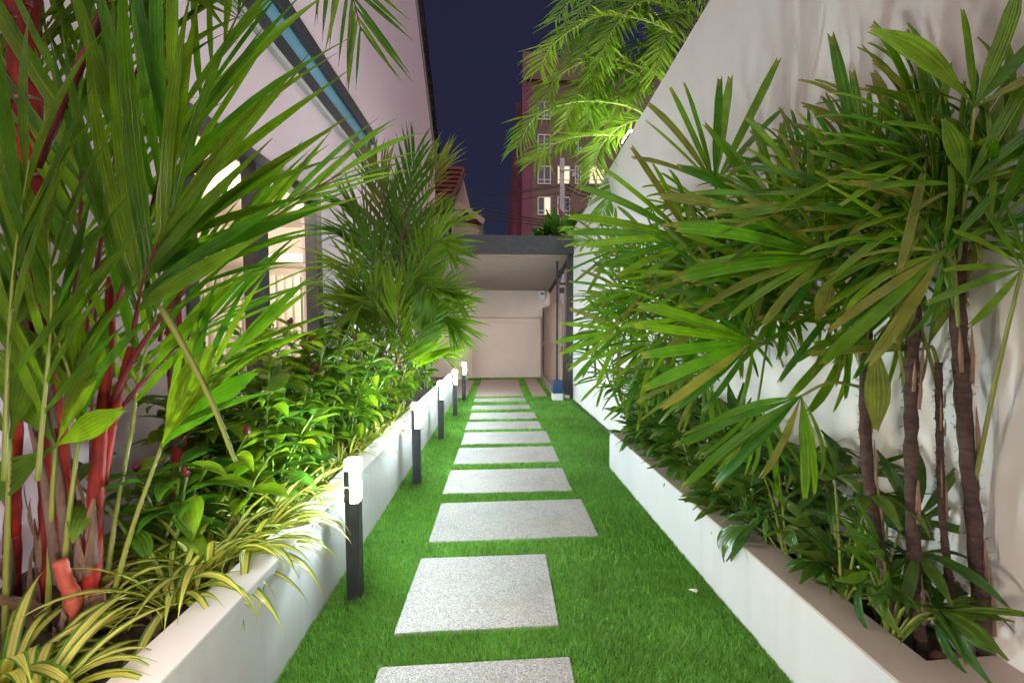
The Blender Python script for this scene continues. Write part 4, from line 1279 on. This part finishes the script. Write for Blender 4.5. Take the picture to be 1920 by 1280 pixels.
# second palm clump before the house corner
rnd.seed(9)
L3 = thing('red_stem_palm', (-1.25, 4.6, SOIL), 'bushy palm with thin red stalks standing before the house corner and canopy', 'palm')
Y3 = 4.6
base3 = Vector((-1.22, Y3, SOIL))
for (bx, pts) in ((-1.26, [(735, 640), (722, 560), (700, 470)]), (-1.2, [(742, 600), (752, 480), (770, 400)]), (-1.15, [(760, 620), (790, 540), (806, 470)]), (-1.3, [(715, 640), (690, 560), (668, 520)]), (-1.18, [(752, 640), (765, 560), (775, 500)])):
    c = bez([Vector((bx, Y3 + rnd.uniform(-.15, .15), SOIL))] + [at(a, b_, Y3 + rnd.uniform(-.1, .1)) for a, b_ in pts], 14)
    MB().tube(c, [0.016 - 0.0007 * i for i in range(15)], 8).build('stem', M['lip_stem' if rnd.random() < .6 else 'lip_stem_dark'], L3, True)
F3 = [
    [(735, 600), (728, 480), (712, 380), (690, 300)], [(742, 600), (752, 470), (762, 370), (778, 290)], [(745, 590), (770, 470), (795, 370), (835, 300)],
    [(735, 620), (705, 520), (668, 450), (640, 440)], [(730, 640), (700, 560), (660, 500), (628, 500)], [(745, 600), (785, 500), (820, 450), (850, 470)],
    [(750, 620), (785, 530), (815, 480), (845, 480)], [(755, 640), (790, 570), (825, 540), (858, 555)], [(755, 660), (795, 610), (830, 590), (858, 610)],
    [(730, 640), (690, 600), (655, 600), (640, 650)], [(740, 620), (735, 520), (740, 430), (750, 350)], [(738, 620), (718, 500), (690, 420), (650, 380)],
    [(725, 720), (705, 660), (685, 600), (668, 545)], [(735, 720), (722, 650), (712, 590), (705, 530)], [(748, 720), (752, 660), (748, 600), (742, 540)], [(752, 715), (768, 660), (785, 615), (800, 590)], [(728, 715), (700, 690), (672, 660), (650, 610)], [(760, 715), (785, 680), (808, 660), (828, 665)],
    [(748, 620), (765, 520), (790, 430), (820, 400)], [(738, 640), (715, 590), (690, 560), (665, 590)], [(745, 640), (750, 580), (765, 530), (790, 520)], [(735, 640), (720, 560), (700, 480), (672, 430)], [(745, 600), (760, 450), (775, 350), (800, 310)], [(740, 600), (735, 460), (728, 380), (715, 320)], [(748, 620), (790, 500), (825, 430), (855, 420)], [(732, 640), (700, 600), (670, 560), (645, 560)], [(752, 640), (790, 600), (825, 590), (850, 620)], [(750, 640), (775, 580), (800, 540), (815, 560)],
]
for fi, pts in enumerate(F3):
    d0 = rnd.uniform(-.45, .3)
    frond(L3, [at(pts[0][0], pts[0][1], Y3)] + [at(a, b_, Y3 + d0 * (i + 1) / 3) for i, (a, b_) in enumerate(pts[1:])], 17, 0.46, 0.2, 40, 14, camN + Vector((0, 0, .5)) + rv(.4), 0.9, mat='mid_leaf' if fi in (0, 2, 23) else 'lip_leaf', rad=0.006, joined=True, lift=0.08, kmax=3, stem='lip_stem_dark')
L4 = thing('red_stem_palm', (-1.1, 6.2, SOIL), 'small leafy palm behind the third and fourth bollard lamps', 'palm')
for pts in ([(800, 660), (815, 590), (835, 550), (865, 570)], [(800, 660), (820, 620), (845, 600), (868, 620)], [(795, 660), (790, 570), (800, 500), (820, 450)], [(795, 660), (775, 600), (760, 560), (750, 560)]):
    frond(L4, [at(a, b_, 6.1 - 0.15 * i) for i, (a, b_) in enumerate(pts)], 16, 0.38, 0.2, 50, 22, camN + Vector((0, 0, .5)) + rv(.3), 0.9, rad=0.005, joined=True, lift=0.05, kmax=3)

# ------------------------------------------------------------------ red-bud shrubs
rnd.seed(13)
SHR = 'leafy shrubs with red cone buds in the raised planter'
bud = MB()
bv = []
for i in range(6):
    rr = (0.006, 0.014, 0.017, 0.015, 0.009, 0.001)[i]
    for k in range(8):
        an = 2 * math.pi * (k + 0.5 * (i % 2)) / 8
        bv.append((rr * math.cos(an), rr * math.sin(an), i * 0.011))
bud.add(bv, [(i * 8 + k, i * 8 + (k + 1) % 8, (i + 1) * 8 + (k + 1) % 8, (i + 1) * 8 + k) for i in range(5) for k in range(8)])
bud_me = bpy.data.meshes.new('bud')
bud_me.from_pydata(bud.v, [], bud.f)
bud_me.materials.append(M['bud_red'])


def shrub(x, y, label, group, ncane, hmax, llen=0.175):
    o = thing('red_bud_shrub', (x, y, SOIL), label, 'shrub', group)
    for c_ in range(ncane):
        bx, by = x + rnd.uniform(-0.14, 0.14), y + rnd.uniform(-0.16, 0.16)
        h = hmax * rnd.uniform(0.55, 1.0)
        lean = Vector((rnd.uniform(-0.05, 0.28), rnd.uniform(-0.25, 0.12), 0))
        top = Vector((min(bx + lean.x, -0.82), by + lean.y, SOIL + h))
        cv = bez([(bx, by, SOIL - 0.01), Vector((bx, by, SOIL)) * 0.5 + top * 0.5 - lean * 0.2, top], 14)
        so = MB().tube(cv, [0.0065 - 0.0002 * i for i in range(15)], 6).build('stem', M['costus_stem'], o, True)
        nl = int(5 + h / 0.045)
        a = rnd.uniform(0, 6.28)
        for k in range(nl):
            t = 0.12 + 0.88 * (k + 0.5) / nl
            xx = t * 14
            i = min(int(xx), 13)
            p = cv[i].lerp(cv[i + 1], xx - i)
            a += 1.15 + rnd.uniform(-0.3, 0.3)
            up = 0.15 + 0.55 * t ** 3
            d = Vector((math.cos(a), math.sin(a), up))
            if p.x < HX + 0.16 and d.x < 0:
                d.x = abs(d.x)
            leaflet(so, p, d, Vector((0, 0, 1)) + rv(0.25), llen * rnd.uniform(0.7, 1.15), rnd.uniform(0.85, 1.2), 'cos', rnd.randint(0, 3), 'costus_leaf', 'leaf')
        if rnd.random() < 0.3:
            new('bud', bud_me, so, Matrix.Translation(top) @ Matrix.Scale(0.8, 4) @ Matrix.Rotation(R(rnd.uniform(-25, 25)), 4, 'X'))


SLAB = ['round-leaved red-bud shrub with lower dark leaves just behind the red palm stems', 'red-bud shrub in front of the window, left of the broad window mullion', 'red-bud shrub directly behind the nearest bollard lamp', 'yellow-green topped red-bud shrub standing before the window jamb',
        'red-bud shrub between the first and second bollard lamps', 'red-bud shrub at the foot of the bushy palm', 'red-bud shrub behind the second bollard lamp', 'red-bud shrub hugging the third bollard lamp', 'last red-bud shrub towards the farthest bollard lamps']
YS = [1.80, 2.15, 2.45, 2.85, 3.25, 3.75, 4.25, 4.95, 5.8]
for i, y in enumerate(YS):
    hm = [0.46, 0.66, 0.78, 0.90, 0.94, 0.86, 0.78, 0.64, 0.66][i]
    shrub(-1.20, y, SLAB[i], None, 9, hm)
for i, y in enumerate((2.3, 2.75, 3.2, 3.7, 6.7)):
    shrub(-1.48 if y < 6 else -1.15, y, 'leafy red-bud shrub growing close under the house wall', SHR, 8, 0.92)

# ------------------------------------------------------------------ striped grass plants along the raised planter
rnd.seed(17)


def spider(x, y, label, group, n, L, z=SOIL, w=1.0):
    o = thing('striped_grass_plant', (x, y, z), label, 'plant', group)
    for k in range(int(n * 1.25)):
        a = rnd.uniform(0, 6.283)
        el = rnd.uniform(0.5, 2.2)
        d = Vector((math.cos(a), math.sin(a), el))
        nn = Vector((-math.cos(a) * el, -math.sin(a) * el, 1)) * -1
        nn = Vector((math.cos(a) * -el, math.sin(a) * -el, 1.0))
        leaflet(o, Vector((x, y, z)) + Vector((math.cos(a), math.sin(a), 0)) * 0.015 + rv(.01), d, nn + rv(0.3), L * rnd.uniform(0.65, 1.15), 1.35 * w * rnd.uniform(0.75, 1.2), 'spi', rnd.randint(0, 4), 'spider_leaf', 'leaf')


GR = 'yellow striped grass plants along the raised planter'
spider(-1.06, 1.06, 'yellow striped grass plant in the bottom corner, before the red stems', None, 34, 0.36, w=1.25)
spider(-1.22, 1.16, 'yellow striped grass plant at the very picture edge below the red stems', None, 26, 0.36, w=1.2)
spider(-1.02, 1.62, 'large yellow striped grass plant arching over the coping beside the red stems', None, 46, 0.40)
spider(-1.10, 1.78, 'yellow striped grass plant tucked behind the large one beside the red stems', None, 34, 0.38)
spider(-1.00, 1.98, 'yellow striped grass plant spilling over the coping before the nearest bollard lamp', None, 40, 0.36)
spider(-1.03, 2.25, 'yellow striped grass plant on the planter right behind the nearest bollard lamp', None, 36, 0.34)
spider(-0.97, 1.80, 'yellow striped grass plant with long blades hanging over the coping edge', None, 40, 0.40)
spider(-0.98, 2.12, 'yellow striped grass plant beside the head of the nearest bollard lamp', None, 36, 0.36)
spider(-1.04, 1.48, 'yellow striped grass plant between the red stems and the large clump', None, 34, 0.38)
spider(-1.14, 2.02, 'yellow striped grass plant under the shrubs before the nearest bollard lamp', None, 34, 0.38)
for i, y in enumerate((2.55, 2.85, 3.1, 3.4, 3.65, 3.95, 4.3, 4.7)):
    lab = ('striped grass plant a little beyond the nearest bollard lamp, topping the planter', 'striped grass plant just short of the second bollard lamp', 'striped grass plant midway between the first two bollard lamps', 'striped grass plant close before the second bollard lamp head', 'striped grass plant right beside the second bollard lamp', 'striped grass plant just past the second bollard lamp', 'striped grass plant midway between second and third bollard lamps', 'last striped grass plant, short of the third bollard lamp')
    spider(-0.99 + rnd.uniform(-.03, .02), y, lab[(0, 2, 1, 3, 4, 5, 6, 7)[i]], GR, 30, 0.30)
# dead leaves on the soil
for i in range(7):
    p = on(rnd.uniform(215, 330), rnd.uniform(1090, 1200), SOIL + 0.02)
    o = new('fallen_leaf', leaf_mesh('lip', rnd.randint(1, 4), 'dry_leaf'), None, frame(p, (rnd.uniform(-1, 1), rnd.uniform(-1, 1), 0.1), (0, 0, 1), rnd.uniform(0.10, 0.2), 2.2))
    tag(o, 'dry brown fallen leaf on the soil beside the red palm stems', 'leaf', 'fallen leaves by the red stems')

# ------------------------------------------------------------------ tall feathery palms behind the wall, wall-top flood lamp
rnd.seed(23)
A1 = thing('feather_palm', (2.3, 5.6, 0), 'tall feathery yellow-green palm rising behind the white garden wall', 'palm')
crown = Vector((2.35, 5.6, 4.2))
for dx in (-.12, .0, .14):
    MB().tube(bez([(2.3 + dx, 5.6 + dx, -0.02), (2.32 + dx, 5.6, 2.2), crown + Vector((dx, 0, 0))], 10), [0.045 - 0.001 * i for i in range(11)], 10).build('trunk', M['green_stem'], A1, True)
FA = [([(1330, 120), (1240, 50), (1130, 30), (1040, 80), (1012, 130)], 5.4), ([(1320, 90), (1270, -30), (1180, -70), (1090, -20), (1040, 40)], 5.5), ([(1320, 220), (1230, 140), (1130, 110), (1050, 140), (1020, 190)], 5.6), ([(1290, 290), (1200, 210), (1100, 190), (1010, 215), (970, 275)], 5.4),
      ([(1260, 300), (1180, 260), (1100, 255), (1040, 270), (1005, 300)], 5.3), ([(1330, 60), (1310, -60), (1290, -160), (1270, -220)], 5.7), ([(1300, 260), (1260, 140), (1220, 60), (1200, 0)], 5.8), ([(1300, 280), (1240, 230), (1180, 230), (1130, 270), (1110, 330)], 5.5),
      ([(1320, 180), (1260, 100), (1190, 90), (1120, 150), (1100, 210)], 5.8), ([(1310, 240), (1250, 190), (1180, 170), (1100, 230), (1060, 280)], 5.9), ([(1300, 300), (1250, 280), (1200, 300), (1150, 350), (1130, 400)], 5.7), ([(1330, 40), (1260, 0), (1200, 10), (1150, 60), (1130, 110)], 5.9), ([(1330, 60), (1290, 20), (1250, 60), (1230, 140)], 5.6)]
for k in range(11):
    x_, y_ = rnd.uniform(1180, 1330), rnd.uniform(-20, 250)
    FA.append(([(x_ + 70, y_ + 60), (x_, y_), (x_ - 60, y_ - 10), (x_ - 110, y_ + 40), (x_ - 135, y_ + 100)], rnd.uniform(5.3, 6.3)))
for pts, Y in FA:
    frond(A1, [at(a, b_, Y - 0.12 * i) for i, (a, b_) in enumerate(pts)], 42, 0.42, 0.10, 58, 28, camN * .6 + Vector((0, 0, 1)), 1.0, mat='areca_leaf', stem='green_stem', rad=0.012, joined=True, lift=0.12, kmax=4, jit=1.4)
fl = thing('flood_lamp', (1.40, 4.75, wtop(4.75)), 'bright cool white flood lamp on top of the garden wall under the feathery palm', 'lamp')
zt = wtop(4.75)
MB().box(1.33, 1.36, 4.60, 4.92, zt + 0.0, zt + 0.02).build('bracket', M['dark_metal'], fl)
MB().bbox(1.30, 1.38, 4.60, 4.92, zt + 0.021, zt + 0.05, 0.006).build('housing', M['dark_metal'], fl)
for k in range(4):
    MB().bbox(1.305, 1.375, 4.615 + k * 0.075, 4.675 + k * 0.075, zt + 0.0505, zt + 0.075, 0.006).build('lens', M['led_glow'], fl)
ld = bpy.data.lights.new('flood_light', 'POINT')
ld.energy = 75
ld.color = (0.95, 1.0, 0.92)
ld.shadow_soft_size = 0.22
new('light', ld, fl, Matrix.Translation((1.45, 4.75, zt + 0.30)))

# ------------------------------------------------------------------ bromeliads on the canopy
rnd.seed(29)
BR = [(1040, 438, 8.2), (1062, 436, 8.0), (1022, 440, 8.5), (1008, 441, 8.9), (1080, 432, 8.4), (1052, 425, 8.9), (995, 441, 9.2)]
for i, (bx, by, Y) in enumerate(BR):
    p = at(bx, by, Y)
    p.z = 2.88
    lab = ['bromeliad with upright green leaves in the middle of the canopy-top row', 'bromeliad on the canopy next to the white wall, pink leaf at its foot', 'bromeliad with spreading green leaves on the canopy edge', 'small bromeliad on the canopy edge below the lit apartment window', 'bromeliad half behind the sloping end of the white wall', 'bromeliad rising behind the middle one on the canopy', 'reddish outermost bromeliad on the canopy edge'][i]
    o = thing('bromeliad', p, lab, 'plant', 'bromeliads on the canopy')
    for k in range(22):
        a = rnd.uniform(0, 6.283)
        el = rnd.uniform(0.5, 2.6)
        d = Vector((math.cos(a), math.sin(a), el))
        leaflet(o, p + rv(.01), d, Vector((-math.cos(a) * el, -math.sin(a) * el, 1)), rnd.uniform(0.32, 0.56) * (0.7 if i in (3, 6) else 1), 0.8, 'obl', rnd.randint(0, 2), 'brom_pink' if (i == 6 and k % 3 == 0) or (i == 1 and k > 18) else 'brom_leaf', 'leaf')

# ------------------------------------------------------------------ litter on lawn and soil
p = on(1300, 1107, 0.03)
sc = MB().add([p + Vector((-.022, .008, 0.004)), p + Vector((.022, .012, 0.002)), p + Vector((.02, -.006, .0)), p + Vector((.006, -.016, .001)), p + Vector((0, 0, .010))], [(0, 4, 1), (1, 4, 2), (2, 4, 3), (3, 4, 0)]).build('paper_scrap', M['paper'])
tag(sc, 'torn white scrap lying on the turf beside the low planter', 'scrap')
p = on(1745, 1236, 0.30)
fl_ = thing('red_flower', p, 'small bright red fallen flower at the inner corner of the coping', 'flower')
for k in range(14):
    a = rnd.uniform(0, 6.28)
    leaflet(fl_, p + rv(.006), Vector((math.cos(a), math.sin(a), rnd.uniform(.3, 1.5))), (0, 0, 1), 0.03, 1.5, 'spi', k, 'bud_red', 'petal')
for i, (qx, qy, sz) in enumerate(((1762, 1230, 0.02), (1785, 1235, 0.026))):
    q = on(qx, qy, 0.30)
    v = []
    for a in range(5):
        for k in range(8):
            an = 2 * math.pi * k / 8
            el = math.pi * a / 4
            rr = sz * rnd.uniform(0.8, 1.1)
            v.append((q.x + rr * math.sin(el) * math.cos(an) * 1.4, q.y + rr * math.sin(el) * math.sin(an), q.z + rr * math.cos(el) * 0.7))
    o = MB().add(v, [(a * 8 + k, a * 8 + (k + 1) % 8, a * 8 + 8 + (k + 1) % 8, a * 8 + 8 + k) for a in range(4) for k in range(8)]).build('pebble', M['cane_bare'], None, True)
    tag(o, ['pale stone lying beside the red flower at the coping corner', 'brown stone lying next to the pale stone at the coping corner'][i], 'stone')

# ------------------------------------------------------------------ neighbour house, apartment block, pole, wires
nbh = thing('neighbour_house', (-1.6, 18, 0), 'tan neighbour house with dark red tiled roof beyond the canopy', 'house')
Yn = 17.0


def npoly(name, pts, y0, y1, mat):
    q = [at(a, b_, y0) for a, b_ in pts]
    return MB().prism([(v.x, v.z) for v in q], 'y', y0, y1).build(name, mat, nbh)


npoly('wall', [(780, 520), (876, 520), (876, 395), (866, 325), (780, 325)], Yn, Yn + 4, M['stucco_tan'])
rf2 = npoly('roof', [(770, 390), (842, 390), (872, 318), (866, 312), (770, 312)], Yn - 0.5, Yn - 0.05, M['red_tile'])
npoly('porch_wall', [(850, 520), (905, 520), (902, 418), (856, 404)], Yn - 1.4, Yn - 0.52, M['stucco_tan'])
npoly('porch_roof', [(866, 410), (901, 420), (872, 386)], Yn - 1.5, Yn - 1.401, M['red_tile'])
npoly('barge_board', [(852, 388), (858, 376), (909, 410), (906, 421), (868, 392), (858, 410)], Yn - 1.62, Yn - 1.501, M['stucco_tan'])
npoly('door', [(860, 520), (897, 520), (897, 432), (860, 421)], Yn - 1.46, Yn - 1.41, M['stucco_tan'])
npoly('downpipe', [(903, 520), (908, 520), (906, 418), (902, 418)], Yn - 1.55, Yn - 1.50, M['dark_metal'])
wd = npoly('window', [(839, 452), (849, 452), (849, 423), (839, 423)], Yn - 0.06, Yn - 0.01, M['frame_white'])
a_, b_ = at(841, 450, Yn - .08), at(847, 426, Yn - .08)
MB().box(a_.x, b_.x, Yn - 0.075, Yn - 0.061, a_.z, b_.z).build('pane', M['pane_dark'], wd)
for k in range(9):      # tile courses
    z0_ = at(800, 390 - k * 8, Yn).z
    xr_ = at(842 + k * 3.3, 390, Yn).x
    MB().box(-3.3, xr_ + 0.02, Yn - 0.56 - 0.0, Yn - 0.505, z0_, z0_ + 0.03).build('tile_course', M['red_tile'], rf2)
rr2 = thing('tiled_roof', (0.3, 24, 4), 'low dark red tiled roof between the tan house and the apartment block', 'roof')
q0, q1 = at(895, 445, 24), at(1000, 426, 24)
MB().hexa([(q0.x, 23.5, q0.z - .6), (q1.x + 2, 23.5, q0.z - .6), (q1.x + 2, 27, q1.z - 0.05), (q0.x, 27, q1.z - 0.05), (q0.x, 23.5, q0.z - .4), (q1.x + 2, 23.5, q0.z - .4), (q1.x + 2, 27, q1.z + .1), (q0.x, 27, q1.z + .1)]).build('slope', M['red_tile'], rr2)
MB().box(q0.x + .2, q1.x + 1.8, 24, 26.8, 0, q0.z - .65).build('wall', M['stucco_tan'], rr2)

AY = 45.0
ap = thing('apartment_block', (8, 60, 0), 'tall brown apartment block with lit windows and pink lit side', 'building')
ax0 = 2.25
def az(py):
    return at(1000, py, AY).z
MB().prism([(ax0, 0), (16, 0), (16, az(97)), (at(1150, 0, AY).x, az(97))] + [(at(1100 + 45 * math.cos(R(t)), 0, AY).x, az(112) + 2.6 * math.sin(R(t))) for t in range(10, 180, 12)] + [(at(1040, 0, AY).x, az(98)), (ax0, az(97))], 'y', AY, AY + 0.6).build('front_wall', M['stucco_brown'], ap)
MB().box(ax0 + .3, 16, AY + 0.601, AY + 70, 0, az(112)).build('body', M['stucco_brown'], ap)
MB().box(ax0 - .02, ax0 + 0.299, AY + 0.601, AY + 75, 0, az(140)).build('side_wall', M['stucco_pink_light'], ap)
for k in range(22):
    y = AY + 3 + k * 3.2
    MB().box(ax0 - 0.55, ax0 - .021, y, y + 1.5, 3, az(165)).build('balcony_bay', M['stucco_pink_light'], ap)
MB().box(ax0 - .12, ax0 + 6.5, AY - 0.35, AY - .001, az(152), az(146)).build('cornice', M['stucco_brown'], ap)
MB().box(ax0 - .06, ax0 + 0.9, AY - 0.12, AY - .002, 0, az(146)).build('corner_strip', M['stucco_pink_light'], ap)


def awin(x0, x1, y0, y1, lit):
    a_, b_ = at(x0, y1, AY - .1), at(x1, y0, AY - .1)
    fr = MB()
    t = 0.10
    for q in ((a_.x, b_.x, a_.z, a_.z + t), (a_.x, b_.x, b_.z - t, b_.z), (a_.x, a_.x + t, a_.z + t, b_.z - t), (b_.x - t, b_.x, a_.z + t, b_.z - t), ((a_.x + b_.x) / 2 - t / 2, (a_.x + b_.x) / 2 + t / 2, a_.z + t, b_.z - t)):
        fr.box(q[0], q[1], AY - 0.10, AY - 0.003, q[2], q[3])
    zz = a_.z + (b_.z - a_.z) * 0.22
    fr.box(a_.x + t, b_.x - t, AY - 0.095, AY - 0.004, zz, zz + t * 0.8)
    w_ = fr.build('window', M['frame_white'], ap)
    xm = (a_.x + b_.x) / 2
    for k, (p0, p1) in enumerate(((a_.x + t, xm - t / 2), (xm + t / 2, b_.x - t))):
        MB().box(p0, p1, AY - 0.05, AY - 0.005, a_.z + t, b_.z - t).build('pane', M['pane_lit'] if lit and (lit > 1 or k == 1) else M['pane_dark'], w_)


for row, y0 in enumerate((190, 252, 311, 369, 428)):
    for c_, (x0, x1) in enumerate(((1008, 1033), (1045, 1069), (1078, 1090), (1104, 1134))):
        lit = {(2, 1): 2, (2, 3): 2, (3, 0): 1}.get((row, c_), 0)
        if c_ == 0 or lit or (row, c_) in ((1, 2), (2, 2), (3, 1), (3, 3)):
            awin(x0, x1, y0, y0 + 34, lit)
# unseen lamps added to light the block
for i, (x, y, z, c_, e_, lab) in enumerate(((9.0, 30.0, 9.0, (1.0, 0.78, 0.66), 2500, 'added unseen lamp lighting the front of the apartment block'), (-7.0, 52.0, 7.0, (1.0, 0.30, 0.50), 3800, 'added unseen pink lamp lighting the side of the apartment block'))):
    t = thing('added_block_lamp', (x, y, 0), lab, 'added lamp')
    MB().tube([(x, y, 0), (x, y, z)], 0.07, 8).build('post', M['concrete'], t)
    MB().tube([(x, y, z), (x, y, z + 0.2)], [0.18, 0.12], 10).build('lamp_head', M['dark_metal'], t)
    ld = bpy.data.lights.new('added_block_light', 'POINT')
    ld.energy = e_
    ld.color = c_
    ld.shadow_soft_size = 0.25
    new('light', ld, t, Matrix.Translation((x, y, z - 0.4)))

pp = thing('utility_pole', tuple(at(1053, 440, 22).xy) + (0,), 'square grey concrete utility pole with cables before the apartment block', 'pole')
a_, t_ = at(1049, 420, 22), at(1057, 298, 22)
MB().box(a_.x, t_.x + .03, 21.9, 22.1, 0, t_.z).build('post', M['concrete'], pp)
MB().box(a_.x, t_.x + .6, 21.85, 21.9, at(0 + 1053, 322, 22).z, at(1053, 319, 22).z).build('crossarm', M['concrete'], pp)
q = at(1075, 326, 22)
MB().tube([q + Vector((0, 0, -.12)), q + Vector((0, 0, .12))], 0.06, 8).build('insulator', M['plastic_white'], pp)
for k in range(7):
    q = at(1062, 340 + k * 9, 21.85)
    MB().tube(bez([q, q + Vector((.1, 0, .1 * (k % 2))), q + Vector((.18, -.02, -.06)), q + Vector((.05, 0, -.22))], 8), 0.02, 5).build('cable_loop', M['wire'], pp, True)
q = at(1066, 366, 21.8)
MB().bbox(q.x - .09, q.x + .09, 21.7, 21.85, q.z - .05, q.z + .05, .02).build('warning_tag', M['bud_red'], pp)
WR = [((840, 352), (930, 362), (1050, 348)), ((840, 354), (930, 365), (1050, 351)), ((830, 362), (930, 378), (1050, 362)), ((868, 384), (960, 403), (1060, 420)), ((880, 393), (960, 409), (1060, 424)), ((890, 404), (960, 416), (1060, 428)), ((1060, 345), (1100, 362), (1180, 380)), ((1060, 352), (1100, 370), (1180, 384))]
WL = ['uppermost thin wire across the night sky', 'thin wire just under the uppermost one', 'slack thin wire in the middle of the sky', 'upper of the three thick low cables', 'middle one of the three thick low cables', 'lowest of the three thick low cables', 'upper wire running from the pole behind the wall', 'lower wire running from the pole behind the wall']
for (a, b_, c_), lab in zip(WR, WL):
    o = MB().tube(bez([at(a[0], a[1], 21.5), at(b_[0], b_[1], 21.6), at(c_[0], c_[1], 21.8)], 14), 0.016 if 'thin' in lab else 0.024, 5).build('overhead_wire', M['wire'], None, True)
    tag(o, lab, 'wire', 'overhead wires')
